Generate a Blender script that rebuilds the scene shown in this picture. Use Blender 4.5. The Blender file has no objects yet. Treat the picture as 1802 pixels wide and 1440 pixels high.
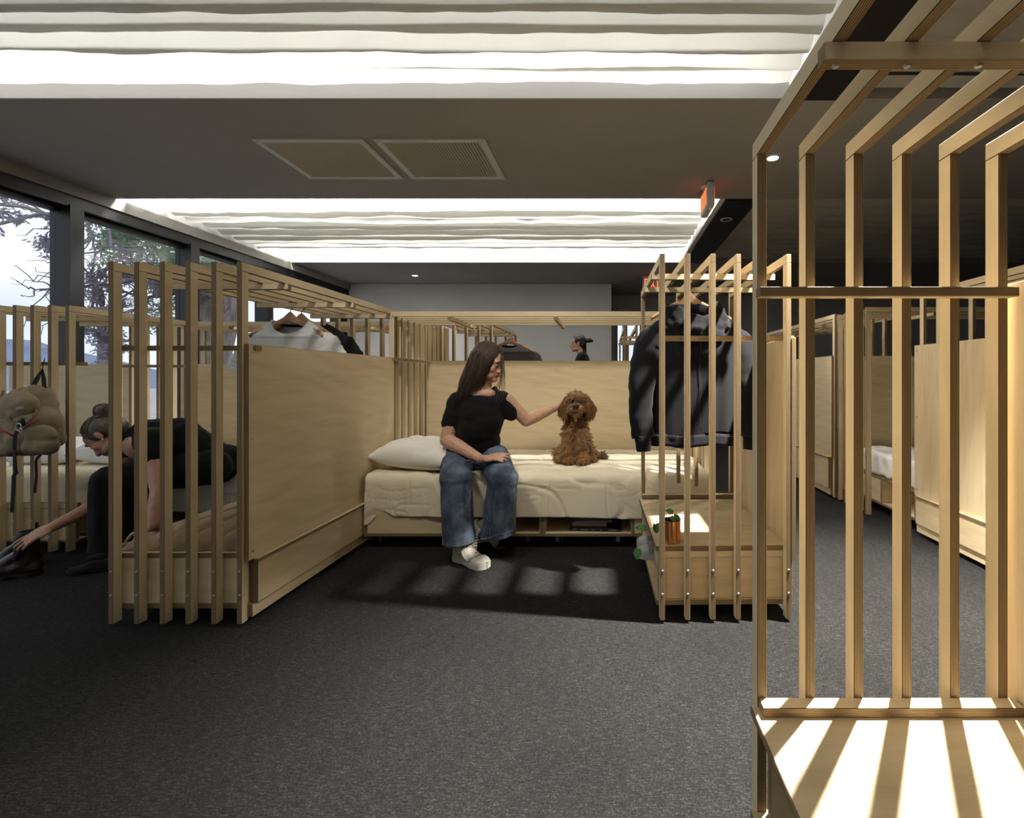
import bpy, bmesh, math, random
import numpy as np
from mathutils import Vector, Matrix, noise

random.seed(7)
rng = np.random.default_rng(7)
PI = math.pi
SC = bpy.context.scene
COL = SC.collection
V = Vector

# ------------------------------------------------------------------ camera
F = 830.0            # focal length in pixels of the 1802 x 1440 frame
EYE = 1.05           # eye height
cd = bpy.data.cameras.new('camera')
cam = bpy.data.objects.new('camera', cd)
COL.objects.link(cam)
cam.location = (0, 0, EYE)
cam.rotation_euler = (PI / 2, 0, 0)
cd.sensor_fit = 'HORIZONTAL'
cd.sensor_width = 36.0
cd.lens = 36.0 * F / 1802.0
cd.shift_x = (901 - 1070) / 1802.0
cd.shift_y = (665 - 720) / 1802.0
cd.clip_start = 0.02
cd.clip_end = 900
SC.camera = cam

def at(u, v, y):
    """a point of the room at depth y, measured on the photograph"""
    return V(((u - 1070) * y / F, y, EYE - (v - 665) * y / F))

# ------------------------------------------------------------------ view and render settings
SC.view_settings.view_transform = 'Standard'
SC.view_settings.look = 'None'
SC.view_settings.exposure = 0.3
SC.view_settings.gamma = 1.0
SC.view_settings.use_curve_mapping = False
cy = SC.cycles
cy.use_denoising = True
cy.max_bounces = 9
cy.diffuse_bounces = 5
cy.glossy_bounces = 3
cy.transmission_bounces = 6
cy.transparent_max_bounces = 12
cy.caustics_reflective = False
cy.caustics_refractive = False
cy.sample_clamp_indirect = 3.0

# ------------------------------------------------------------------ sky
W = bpy.data.worlds.new('overcast_sky')
SC.world = W
W.use_nodes = True
nt = W.node_tree
nt.nodes.clear()
_o = nt.nodes.new('ShaderNodeOutputWorld')
_b = nt.nodes.new('ShaderNodeBackground')
_t = nt.nodes.new('ShaderNodeTexCoord')
_m = nt.nodes.new('ShaderNodeMapping')
_m.inputs['Scale'].default_value = (1.0, 1.0, 3.2)
_n = nt.nodes.new('ShaderNodeTexNoise')
_n.inputs['Scale'].default_value = 2.6
_n.inputs['Detail'].default_value = 5
_n.inputs['Distortion'].default_value = 0.5
_r = nt.nodes.new('ShaderNodeValToRGB')
_r.color_ramp.elements[0].position = 0.36
_r.color_ramp.elements[0].color = (0.66, 0.71, 0.84, 1)
_r.color_ramp.elements[1].position = 0.58
_r.color_ramp.elements[1].color = (0.90, 0.92, 1.0, 1)
for a, b in ((_t.outputs['Generated'], _m.inputs['Vector']), (_m.outputs['Vector'], _n.inputs['Vector']),
             (_n.outputs['Fac'], _r.inputs['Fac']), (_r.outputs['Color'], _b.inputs['Color']),
             (_b.outputs['Background'], _o.inputs['Surface'])):
    nt.links.new(a, b)
_b.inputs['Strength'].default_value = 1.22

# ------------------------------------------------------------------ large lights of the room and added fill
ZC = 2.75            # ceiling height
LEFT_X = -4.73       # window wall
def area(name, loc, sx, sy, power, color, rot=(0, 0, 0), spread=PI):
    l = bpy.data.lights.new(name, 'AREA')
    l.shape = 'RECTANGLE'; l.size = sx; l.size_y = sy
    l.energy = power; l.color = color; l.spread = spread
    o = bpy.data.objects.new(name, l); COL.objects.link(o)
    o.location = loc; o.rotation_euler = rot
    return o
WELL_A = (LEFT_X, 1.12, -3.2, 2.868)     # x0, x1, y0, y1 of the lit ceiling bays
WELL_B = (LEFT_X, 1.07, 4.48, 6.95)
LED = (1.0, 0.985, 0.965)
# LED battens that hang above the cloth, along the edges of each bay
P_LED = 0.42
area('batten_light', (-1.8, 2.79, 3.12), 5.6, 0.08, 30, LED)
area('batten_light', (-1.8, 1.0, 3.20), 5.6, 0.10, 22, LED)
area('batten_light', (-1.8, 0.0, 3.20), 5.6, 0.10, 26, LED)
area('batten_light', (-1.8, -1.8, 3.20), 5.6, 0.10, 12, LED)
area('batten_light', (-1.8, 4.72, 3.20), 5.6, 0.10, 160, LED)
area('batten_light', (-1.8, 6.78, 3.16), 5.6, 0.08, 120, LED)
def spot(name, loc, power, color, angle, blend, radius, rot=(0, 0, 0)):
    l = bpy.data.lights.new(name, 'SPOT')
    l.energy = power; l.color = color; l.spot_size = math.radians(angle); l.spot_blend = blend
    l.shadow_soft_size = radius
    o = bpy.data.objects.new(name, l); COL.objects.link(o)
    o.location = loc; o.rotation_euler = rot
    return o
LAMP = (1.25, 1.87, 2.60)
LAMP_DIR = V((-0.36, -0.25, -2.6)).normalized()
spot('track_lamp_light', LAMP, 1500, (1.0, 0.94, 0.84), 86, 0.75, 0.03, LAMP_DIR.to_track_quat('-Z', 'Y').to_euler())
# two added flood heads that brighten the made bed from above the frame
FILL_HEADS = [(-1.25, 1.55, 2.52), (-0.25, 1.55, 2.52)]
FILL_AIM = [(-1.0, 3.45, 0.75), (0.05, 3.45, 0.75)]
for h_, a_ in zip(FILL_HEADS, FILL_AIM):
    d_ = (V(a_) - V(h_)).normalized()
    q_ = d_.to_track_quat('-Z', 'Y').to_euler()
    spot('added_fill_light', V(h_) + d_ * 0.05, 58, (1.0, 0.94, 0.85), 66, 0.9, 0.10, q_)
spot('downlight_light', (1.274, 3.646, 2.73), 75, (1.0, 0.93, 0.82), 140, 0.8, 0.10)
spot('downlight_light', (-3.21, 7.84, 2.73), 35, (1.0, 0.95, 0.88), 120, 0.8, 0.04)
# ------------------------------------------------------------------ materials
MATS = {}
class NB:
    def __init__(s, name):
        s.m = bpy.data.materials.new(name); s.m.use_nodes = True
        s.t = s.m.node_tree; s.t.nodes.clear()
        s.out = s.n('OutputMaterial')
    def n(s, kind, **kw):
        nd = s.t.nodes.new('ShaderNode' + kind)
        for k, v in kw.items():
            setattr(nd, k, v)
        return nd
    def l(s, a, b):
        s.t.links.new(a, b)
    def set(s, nd, **kw):
        for k, v in kw.items():
            nd.inputs[k.replace('_', ' ')].default_value = v
        return nd
    def coords(s, scale=(1, 1, 1), rand=True, kind='Object'):
        tc = s.n('TexCoord'); mp = s.n('Mapping')
        mp.inputs['Scale'].default_value = scale
        if rand:
            oi = s.n('ObjectInfo'); vm = s.n('VectorMath', operation='SCALE')
            vm.inputs[0].default_value = (37.0, 61.0, 23.0)
            s.l(oi.outputs['Random'], vm.inputs['Scale'])
            s.l(vm.outputs['Vector'], mp.inputs['Location'])
        s.l(tc.outputs[kind], mp.inputs['Vector'])
        return mp.outputs['Vector']
    def noise(s, vec, scale, detail=4, rough=0.55, dist=0.0):
        nd = s.n('TexNoise')
        nd.inputs['Scale'].default_value = scale; nd.inputs['Detail'].default_value = detail
        nd.inputs['Roughness'].default_value = rough; nd.inputs['Distortion'].default_value = dist
        s.l(vec, nd.inputs['Vector'])
        return nd.outputs['Fac']
    def ramp(s, fac, stops):
        nd = s.n('ValToRGB')
        el = nd.color_ramp.elements
        while len(el) < len(stops):
            el.new(0.5)
        for e, (p, c) in zip(el, stops):
            e.position = p; e.color = (*c, 1)
        s.l(fac, nd.inputs['Fac'])
        return nd.outputs['Color']
    def bsdf(s, color=None, rough=0.6, spec=0.3, metal=0.0, sheen=0.0):
        b = s.n('BsdfPrincipled')
        b.inputs['Roughness'].default_value = rough
        b.inputs['Specular IOR Level'].default_value = spec
        b.inputs['Metallic'].default_value = metal
        b.inputs['Sheen Weight'].default_value = sheen
        if color is not None:
            if isinstance(color, tuple):
                b.inputs['Base Color'].default_value = (*color, 1)
            else:
                s.l(color, b.inputs['Base Color'])
        return b
    def bump(s, b, h, strength=0.2, dist=0.002):
        bp = s.n('Bump'); bp.inputs['Strength'].default_value = strength; bp.inputs['Distance'].default_value = dist
        s.l(h, bp.inputs['Height']); s.l(bp.outputs['Normal'], b.inputs['Normal'])
    def done(s, b):
        s.l(b.outputs[0], s.out.inputs['Surface'])
        return s.m

def mat(name, color, rough=0.6, spec=0.3, metal=0.0, sheen=0.0, var=0.12, scale=30.0, bump=0.0, bdist=0.002, stretch=(1, 1, 1)):
    """plain surface with a slight procedural variation of its own colour"""
    if name in MATS:
        return MATS[name]
    b = NB(name)
    vec = b.coords(stretch)
    f = b.noise(vec, scale, 5)
    lo = tuple(c * (1 - var) for c in color); hi = tuple(min(1, c * (1 + var)) for c in color)
    s = b.bsdf(b.ramp(f, [(0.3, lo), (0.7, hi)]), rough, spec, metal, sheen)
    if bump:
        b.bump(s, f, bump, bdist)
    MATS[name] = b.done(s)
    return MATS[name]

def ply_face(axis):
    name = 'birch_veneer_' + 'xyz'[axis]
    if name in MATS:
        return MATS[name]
    b = NB(name)
    sc = [7.0, 7.0, 7.0]; sc[axis] = 0.9
    vec = b.coords(tuple(sc))
    f1 = b.noise(vec, 1.0, 5, 0.55, 1.2)
    sc2 = [60.0, 60.0, 60.0]; sc2[axis] = 3.0
    vec2 = b.coords(tuple(sc2))
    f2 = b.noise(vec2, 1.0, 4, 0.6, 0.3)
    sc3 = [3.4, 3.4, 3.4]; sc3[axis] = 0.8
    vec3 = b.coords(tuple(sc3))
    w = b.n('TexWave', wave_type='BANDS', bands_direction='DIAGONAL')
    b.set(w, Scale=2.2, Distortion=7.0, Detail=3.0, Detail_Scale=0.7)
    b.l(vec3, w.inputs['Vector'])
    mx = b.n('Mix', data_type='FLOAT'); mx.inputs[0].default_value = 0.35
    b.l(f1, mx.inputs[2]); b.l(f2, mx.inputs[3])
    mx2 = b.n('Mix', data_type='FLOAT'); mx2.inputs[0].default_value = 0.07
    b.l(mx.outputs[0], mx2.inputs[2]); b.l(w.outputs['Fac'], mx2.inputs[3])
    col = b.ramp(mx2.outputs[0], [(0.28, (0.56, 0.445, 0.275)), (0.52, (0.68, 0.560, 0.368)), (0.75, (0.74, 0.625, 0.430))])
    s = b.bsdf(col, 0.58, 0.22)
    MATS[name] = b.done(s)
    return MATS[name]

def ply_edge(axis):
    name = 'plywood_edge_' + 'xyz'[axis]
    if name in MATS:
        return MATS[name]
    b = NB(name)
    tc = b.n('TexCoord'); sp = b.n('SeparateXYZ')
    b.l(tc.outputs['Object'], sp.inputs[0])
    m1 = b.n('Math', operation='MULTIPLY'); m1.inputs[1].default_value = 2 * PI / 0.0034
    b.l(sp.outputs[axis], m1.inputs[0])
    m2 = b.n('Math', operation='SINE'); b.l(m1.outputs[0], m2.inputs[0])
    sc = [6.0, 6.0, 6.0]; sc[axis] = 260.0
    f = b.noise(b.coords(tuple(sc)), 1.0, 3)
    m3 = b.n('Math', operation='MULTIPLY_ADD'); m3.inputs[1].default_value = 0.30; m3.inputs[2].default_value = 0.28
    b.l(m2.outputs[0], m3.inputs[0])
    m4 = b.n('Math', operation='MULTIPLY_ADD'); m4.inputs[1].default_value = 0.45
    b.l(f, m4.inputs[0]); b.l(m3.outputs[0], m4.inputs[2])
    col = b.ramp(m4.outputs[0], [(0.28, (0.065, 0.041, 0.021)), (0.50, (0.215, 0.150, 0.080)), (0.72, (0.38, 0.28, 0.16))])
    s = b.bsdf(col, 0.6, 0.2)
    MATS[name] = b.done(s)
    return MATS[name]

def emit(name, color, strength):
    if name in MATS:
        return MATS[name]
    b = NB(name)
    e = b.n('Emission'); e.inputs['Color'].default_value = (*color, 1); e.inputs['Strength'].default_value = strength
    MATS[name] = b.done(e)
    return MATS[name]

def glass_mat():
    if 'window_glass' in MATS:
        return MATS['window_glass']
    b = NB('window_glass')
    tr = b.n('BsdfTransparent'); tr.inputs['Color'].default_value = (0.93, 0.95, 0.96, 1)
    gl = b.n('BsdfGlossy'); gl.inputs['Roughness'].default_value = 0.02
    lw = b.n('LayerWeight'); lw.inputs['Blend'].default_value = 0.5
    pw = b.n('Math', operation='POWER'); pw.inputs[1].default_value = 5.0
    b.l(lw.outputs['Facing'], pw.inputs[0])
    fr = b.n('Math', operation='MULTIPLY_ADD'); fr.inputs[1].default_value = 0.85; fr.inputs[2].default_value = 0.035
    b.l(pw.outputs[0], fr.inputs[0])
    mx = b.n('MixShader')
    b.l(fr.outputs[0], mx.inputs[0]); b.l(tr.outputs[0], mx.inputs[1]); b.l(gl.outputs[0], mx.inputs[2])
    MATS['window_glass'] = b.done(mx)
    return MATS['window_glass']

def cloth_mat(name, color, rough=0.9, weave=900.0, var=0.1, translucent=0.0, sheen=0.1, big=6.0, bump=0.25):
    if name in MATS:
        return MATS[name]
    b = NB(name)
    vec = b.coords((1, 1, 1))
    f = b.noise(vec, big, 4)
    fw = b.noise(b.coords((weave, weave * 0.15, weave * 0.15)), 1.0, 2)
    mx = b.n('Mix', data_type='FLOAT'); mx.inputs[0].default_value = 0.4
    b.l(f, mx.inputs[2]); b.l(fw, mx.inputs[3])
    lo = tuple(c * (1 - var) for c in color); hi = tuple(min(1, c * (1 + var)) for c in color)
    col = b.ramp(mx.outputs[0], [(0.3, lo), (0.7, hi)])
    s = b.bsdf(col, rough, 0.15, 0, sheen)
    b.bump(s, fw, bump, 0.001)
    if translucent:
        tl = b.n('BsdfTranslucent'); b.l(col, tl.inputs['Color'])
        ms = b.n('MixShader'); ms.inputs[0].default_value = translucent
        b.l(s.outputs[0], ms.inputs[1]); b.l(tl.outputs[0], ms.inputs[2])
        s = ms
    MATS[name] = b.done(s)
    return MATS[name]

def carpet_mat():
    b = NB('charcoal_carpet')
    v1 = b.coords((1, 1, 1), False)
    f1 = b.noise(v1, 210.0, 3, 0.7)
    f2 = b.noise(v1, 1.7, 4)
    f3 = b.noise(b.coords((30, 260, 1), False), 1.0, 2)
    m = b.n('Mix', data_type='FLOAT'); m.inputs[0].default_value = 0.35
    b.l(f1, m.inputs[2]); b.l(f3, m.inputs[3])
    m2 = b.n('Mix', data_type='FLOAT'); m2.inputs[0].default_value = 0.12
    b.l(m.outputs[0], m2.inputs[2]); b.l(f2, m2.inputs[3])
    col = b.ramp(m2.outputs[0], [(0.33, (0.0075, 0.0075, 0.008)), (0.52, (0.0215, 0.0215, 0.022)), (0.68, (0.068, 0.067, 0.065))])
    s = b.bsdf(col, 0.95, 0.08)
    b.bump(s, f1, 0.5, 0.004)
    return b.done(s)

def denim_mat():
    b = NB('washed_blue_denim')
    v = b.coords((1, 1, 1), False)
    f1 = b.noise(v, 9.0, 4)
    f2 = b.noise(b.coords((500, 500, 160), False), 1.0, 2)
    m = b.n('Mix', data_type='FLOAT'); m.inputs[0].default_value = 0.5
    b.l(f1, m.inputs[2]); b.l(f2, m.inputs[3])
    col = b.ramp(m.outputs[0], [(0.35, (0.020, 0.029, 0.050)), (0.5, (0.070, 0.094, 0.142)), (0.66, (0.20, 0.245, 0.31))])
    s = b.bsdf(col, 0.85, 0.15)
    b.bump(s, f2, 0.3, 0.001)
    return b.done(s)

def skin_mat(name, color):
    b = NB(name)
    f = b.noise(b.coords((1, 1, 1), False), 40.0, 5)
    lo = tuple(c * .88 for c in color); hi = tuple(c * 1.1 for c in color)
    s = b.bsdf(b.ramp(f, [(0.3, lo), (0.7, hi)]), 0.5, 0.35)
    s.inputs['Subsurface Weight'].default_value = 0.08
    s.inputs['Subsurface Radius'].default_value = (0.012, 0.005, 0.003)
    s.inputs['Subsurface Scale'].default_value = 0.5
    return b.done(s)

# ------------------------------------------------------------------ objects
def link(o, parent=None):
    COL.objects.link(o)
    if parent is not None:
        o.parent = parent
    return o
def tag(o, label=None, cat=None, group=None, kind=None):
    if label: o['label'] = label
    if cat: o['category'] = cat
    if group: o['group'] = group
    if kind: o['kind'] = kind
    return o
def thing(name, label, cat, loc=(0, 0, 0), rz=0.0, group=None):
    o = bpy.data.objects.new(name, None)
    o.empty_display_size = 0.1
    link(o); o.location = loc; o.rotation_euler = (0, 0, rz)
    return tag(o, label, cat, group)
def put(name, me, parent=None, loc=(0, 0, 0), rot=(0, 0, 0)):
    o = bpy.data.objects.new(name, me)
    link(o, parent); o.location = loc; o.rotation_euler = rot
    return o
def mesh(name, verts, faces, mats, idx=None, smooth=False):
    me = bpy.data.meshes.new(name)
    me.from_pydata([tuple(v) for v in verts], [], faces)
    for m in (mats if isinstance(mats, (list, tuple)) else [mats]):
        me.materials.append(m)
    if idx is not None:
        me.polygons.foreach_set('material_index', idx)
    if smooth:
        me.polygons.foreach_set('use_smooth', [True] * len(me.polygons))
    me.update()
    return me
def from_bm(name, bm, mats, smooth=False):
    me = bpy.data.meshes.new(name)
    bm.to_mesh(me); bm.free()
    for m in (mats if isinstance(mats, (list, tuple)) else [mats]):
        me.materials.append(m)
    if smooth:
        me.polygons.foreach_set('use_smooth', [True] * len(me.polygons))
    return me
def join(parts):
    """(verts, faces) lists into one"""
    vs, fs = [], []
    for v, f in parts:
        k = len(vs)
        vs += [tuple(p) for p in v]
        fs += [tuple(i + k for i in q) for q in f]
    return vs, fs
def boxvf(c, s):
    x, y, z = c; a, b, d = s[0] / 2, s[1] / 2, s[2] / 2
    v = [(x + i * a, y + j * b, z + k * d) for k in (-1, 1) for j in (-1, 1) for i in (-1, 1)]
    f = [(0, 2, 3, 1), (4, 5, 7, 6), (0, 1, 5, 4), (2, 6, 7, 3), (0, 4, 6, 2), (1, 3, 7, 5)]
    return v, f
def obox(name, lo, hi, m, parent=None):
    """axis-aligned box between two corners, its origin at its centre"""
    c = [(a + b) / 2 for a, b in zip(lo, hi)]; s = [abs(b - a) for a, b in zip(lo, hi)]
    v, f = boxvf((0, 0, 0), s)
    return put(name, mesh(name, v, f, m), parent, c)
def boxes(name, lst, m, parent=None):
    v, f = join([boxvf([(a + b) / 2 for a, b in zip(lo, hi)], [abs(b - a) for a, b in zip(lo, hi)]) for lo, hi in lst])
    return put(name, mesh(name, v, f, m), parent)
def chamfer_mesh(name, s, bev, m, seg=2):
    bm = bmesh.new()
    bmesh.ops.create_cube(bm, size=1.0)
    bmesh.ops.scale(bm, vec=s, verts=bm.verts)
    bmesh.ops.bevel(bm, geom=bm.edges[:] , offset=bev, segments=seg, affect='EDGES', profile=0.5)
    return from_bm(name, bm, m, seg > 1)
PLY = {}
def ply(name, parent, lo, hi, thin, grain, bev=0.0012):
    """a plywood piece: veneer on the two faces across axis `thin`, plies on its edges"""
    s = tuple(round(abs(b - a), 4) for a, b in zip(lo, hi))
    key = (s, thin, grain)
    if key not in PLY:
        bm = bmesh.new()
        bmesh.ops.create_cube(bm, size=1.0)
        bmesh.ops.scale(bm, vec=s, verts=bm.verts)
        if bev:
            bmesh.ops.bevel(bm, geom=bm.edges[:], offset=bev, segments=1, affect='EDGES')
        bm.normal_update()
        for f in bm.faces:
            f.material_index = 0 if abs(f.normal[thin]) > 0.9 else 1
        PLY[key] = from_bm(name, bm, [ply_face(grain), ply_edge(thin)])
    return put(name, PLY[key], parent, [(a + b) / 2 for a, b in zip(lo, hi)])
def tubevf(pts, rad, n=8, cap=True):
    pts = [V(p) for p in pts]
    if not isinstance(rad, (list, tuple)):
        rad = [rad] * len(pts)
    vs, fs = [], []
    up = V((0, 0, 1))
    prev = None
    for i, p in enumerate(pts):
        t = (pts[min(i + 1, len(pts) - 1)] - pts[max(i - 1, 0)])
        t = t.normalized() if t.length > 1e-9 else V((0, 0, 1))
        if prev is None:
            a = up if abs(t.dot(up)) < 0.9 else V((1, 0, 0))
            nx = t.cross(a).normalized()
        else:
            nx = (prev - t * prev.dot(t))
            nx = nx.normalized() if nx.length > 1e-6 else t.orthogonal().normalized()
        prev = nx
        ny = t.cross(nx)
        for k in range(n):
            a = 2 * PI * k / n
            vs.append(p + (nx * math.cos(a) + ny * math.sin(a)) * rad[i])
    m = len(pts)
    for i in range(m - 1):
        for k in range(n):
            fs.append((i * n + k, i * n + (k + 1) % n, (i + 1) * n + (k + 1) % n, (i + 1) * n + k))
    if cap:
        fs.append(tuple(reversed(range(n)))); fs.append(tuple((m - 1) * n + k for k in range(n)))
    return vs, fs
def tube(name, pts, rad, m, parent=None, n=8):
    v, f = tubevf(pts, rad, n)
    return put(name, mesh(name, v, f, m, smooth=True), parent)
def lathevf(prof, n=24, c=(0, 0, 0)):
    vs, fs = [], []
    for r, z in prof:
        for k in range(n):
            a = 2 * PI * k / n
            vs.append((c[0] + r * math.cos(a), c[1] + r * math.sin(a), c[2] + z))
    for i in range(len(prof) - 1):
        for k in range(n):
            fs.append((i * n + k, i * n + (k + 1) % n, (i + 1) * n + (k + 1) % n, (i + 1) * n + k))
    return vs, fs
def gridvf(nu, nv, fn, wrap_u=False):
    """fn(s, t) over s, t in 0..1"""
    vs = []
    for j in range(nv + 1):
        for i in range(nu if wrap_u else nu + 1):
            vs.append(fn(i / nu, j / nv))
    w = nu if wrap_u else nu + 1
    fs = []
    for j in range(nv):
        for i in range(nu):
            a = j * w + i; b = j * w + (i + 1) % w
            fs.append((a, b, b + w, a + w))
    return vs, fs
def nz(x, y, z=0.0):
    return noise.noise(V((x, y, z)))
def smooth01(a, b, x):
    t = max(0.0, min(1.0, (x - a) / (b - a)))
    return t * t * (3 - 2 * t)
def apply_mods(o):
    """bake an object's modifiers into a new mesh"""
    dg = bpy.context.evaluated_depsgraph_get()
    me = bpy.data.meshes.new_from_object(o.evaluated_get(dg))
    old = o.data
    o.modifiers.clear(); o.data = me
    if old.users == 0:
        bpy.data.meshes.remove(old)
    return me

# ---- organic shapes: overlapping tapered capsules and ellipsoids fused into ONE surface
def _ico(sub):
    bm = bmesh.new(); bmesh.ops.create_icosphere(bm, subdivisions=sub, radius=1.0)
    p = [v.co.copy() for v in bm.verts]; f = [tuple(v.index for v in q.verts) for q in bm.faces]
    bm.free()
    return p, f
ICO2 = _ico(2); ICO3 = _ico(3)
def cap(a, b, ra, rb, tag_=0):
    return ('c', V(a), V(b), ra, rb, tag_)
def ell(c, r, rot=None, tag_=0):
    return ('e', V(c), V(r), rot or Matrix.Identity(3), 0, tag_)
def fuse(name, prims, voxel, mats, smooth=6, disp=None, sfac=0.5, tagged=True):
    bm = bmesh.new()
    for p in prims:
        if p[0] == 'c':
            vs = []
            for c, r in ((p[1], p[3]), (p[2], p[4])):
                vs += [bm.verts.new(c + q * r) for q in ICO2[0]]
            g = bmesh.ops.convex_hull(bm, input=vs)
            dead = [x for x in set(g['geom_interior']) | set(g['geom_unused']) if isinstance(x, bmesh.types.BMVert)]
            bmesh.ops.delete(bm, geom=dead, context='VERTS')
        else:
            vs = [bm.verts.new(p[1] + p[3] @ V((q.x * p[2].x, q.y * p[2].y, q.z * p[2].z))) for q in ICO3[0]]
            for f in ICO3[1]:
                bm.faces.new([vs[i] for i in f])
    bmesh.ops.recalc_face_normals(bm, faces=bm.faces)
    me = from_bm(name, bm, mats)
    o = bpy.data.objects.new(name, me); COL.objects.link(o)
    md = o.modifiers.new('r', 'REMESH'); md.mode = 'VOXEL'; md.voxel_size = voxel; md.use_smooth_shade = True
    if smooth:
        ms = o.modifiers.new('s', 'SMOOTH'); ms.factor = sfac; ms.iterations = smooth
    me = apply_mods(o)
    bpy.data.objects.remove(o)
    me.name = name
    me.materials.clear()
    ml = mats if isinstance(mats, (list, tuple)) else [mats]
    for m in ml:
        me.materials.append(m)
    n = len(me.vertices)
    co = np.empty(n * 3); me.vertices.foreach_get('co', co); co = co.reshape(-1, 3)
    if disp is not None:
        no = np.empty(n * 3); me.vertices.foreach_get('normal', no); no = no.reshape(-1, 3)
        d = np.array([disp(c) for c in co])
        co = co + no * d[:, None]
        me.vertices.foreach_set('co', co.ravel())
    if tagged and len(ml) > 1:
        m = len(me.polygons)
        ce = np.empty(m * 3); me.polygons.foreach_get('center', ce); ce = ce.reshape(-1, 3)
        best = np.full(m, 1e9); idx = np.zeros(m, dtype=np.int32)
        for p in prims:
            if p[0] == 'c':
                a = np.array(p[1]); b = np.array(p[2]); ab = b - a
                t = np.clip(((ce - a) @ ab) / max(1e-9, ab @ ab), 0, 1)
                d = np.linalg.norm(ce - (a + t[:, None] * ab), axis=1) - (p[3] + (p[4] - p[3]) * t)
            else:
                R = np.array(p[3]); q = (ce - np.array(p[1])) @ R
                r = np.array(p[2]); k = np.linalg.norm(q / r, axis=1)
                d = (k - 1) * r.min()
            w = d < best
            best[w] = d[w]; idx[w] = p[5]
        me.polygons.foreach_set('material_index', idx)
    me.polygons.foreach_set('use_smooth', [True] * len(me.polygons))
    me.update()
    return me
def strandsvf(paths, r0, r1, n=3):
    """many tapered strands as one (verts, faces)"""
    vs, fs = [], []
    for pts in paths:
        k = len(vs)
        m = len(pts)
        t = (V(pts[-1]) - V(pts[0]))
        t = t.normalized() if t.length > 1e-9 else V((0, 0, 1))
        nx = t.orthogonal().normalized(); ny = t.cross(nx)
        for i, p in enumerate(pts):
            r = r0 + (r1 - r0) * i / (m - 1)
            for q in range(n):
                a = 2 * PI * q / n
                w = V(p) + (nx * math.cos(a) + ny * math.sin(a)) * r
                vs.append((w.x, w.y, w.z))
        for i in range(m - 1):
            for q in range(n):
                fs.append((k + i * n + q, k + i * n + (q + 1) % n, k + (i + 1) * n + (q + 1) % n, k + (i + 1) * n + q))
    return vs, fs
# ================================================================== the room
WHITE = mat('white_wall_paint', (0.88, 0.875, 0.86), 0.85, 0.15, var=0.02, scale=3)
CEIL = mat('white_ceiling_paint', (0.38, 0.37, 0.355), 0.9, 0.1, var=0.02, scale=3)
BLACK = mat('black_powder_coat', (0.012, 0.012, 0.014), 0.45, 0.35, var=0.1)
SHADEWALL = mat('shaded_white_paint', (0.60, 0.59, 0.58), 0.85, 0.15, var=0.04, scale=3)  # white paint toned down to carry the shade of the unlit walls
GREYTRIM = mat('warm_grey_trim', (0.30, 0.29, 0.27), 0.7, 0.2, var=0.04)
STEEL = mat('zinc_steel', (0.55, 0.55, 0.54), 0.35, 0.5, 0.9, var=0.05)
def S(o):
    o['kind'] = 'structure'; return o
S(obox('floor', (-4.9, -4.2, -0.08), (8.2, 12.2, 0.0), carpet_mat()))
YB = 8.55
# ceiling: plaster slabs around the three open bays
cl = []
T0, T1 = ZC, 3.42
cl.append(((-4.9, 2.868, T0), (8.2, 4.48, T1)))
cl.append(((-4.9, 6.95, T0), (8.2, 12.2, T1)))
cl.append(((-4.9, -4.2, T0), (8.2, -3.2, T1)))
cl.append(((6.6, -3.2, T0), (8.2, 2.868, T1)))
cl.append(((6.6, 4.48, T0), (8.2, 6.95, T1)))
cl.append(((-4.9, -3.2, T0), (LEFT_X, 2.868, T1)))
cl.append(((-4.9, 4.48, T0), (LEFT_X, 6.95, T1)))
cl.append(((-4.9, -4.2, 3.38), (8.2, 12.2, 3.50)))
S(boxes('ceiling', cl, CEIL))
S(boxes('trim_1', [((1.15, -3.2, 2.735), (1.43, 2.866, 3.38))], BLACK))
S(boxes('trim_2', [((1.115, 4.482, 2.735), (1.43, 6.948, 3.38))], BLACK))
S(boxes('trim_3', [((1.10, -3.2, 2.752), (1.15, 2.866, 3.38)), ((1.065, 4.482, 2.752), (1.115, 6.948, 3.38))], WHITE))
S(obox('wall_back', (-4.9, YB, 0), (0.062, YB + 0.16, T0), WHITE))
S(obox('wall_back_return', (-0.10, YB + 0.16, 0), (0.062, 9.75, T0), WHITE))
S(boxes('wall_recess', [((0.062, 9.75, 0), (0.14, 9.9, T0)), ((0.14, 9.75, 2.22), (0.72, 9.9, T0)), ((0.72, 9.75, 0), (8.2, 9.9, T0))], SHADEWALL))
S(obox('wall_right', (8.0, -4.2, 0), (8.2, 9.75, T0), SHADEWALL))
S(obox('wall_rear', (-4.9, -4.2, 0), (8.0, -4.0, T0), SHADEWALL))
# glazed door at the end of the recess
d = S(boxes('door_1', [((0.14, 9.76, 0), (0.20, 9.84, 2.22)), ((0.66, 9.76, 0), (0.72, 9.84, 2.22)), ((0.20, 9.76, 2.14), (0.66, 9.84, 2.22)), ((0.20, 9.76, 0), (0.66, 9.84, 0.12)), ((0.30, 9.76, 0.12), (0.40, 9.84, 2.14))], GREYTRIM))
obox('pane', (0.20, 9.79, 0.12), (0.66, 9.80, 2.14), glass_mat(), d)
obox('door_handle', (0.37, 9.72, 0.95), (0.39, 9.76, 1.25), STEEL, d)
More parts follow.
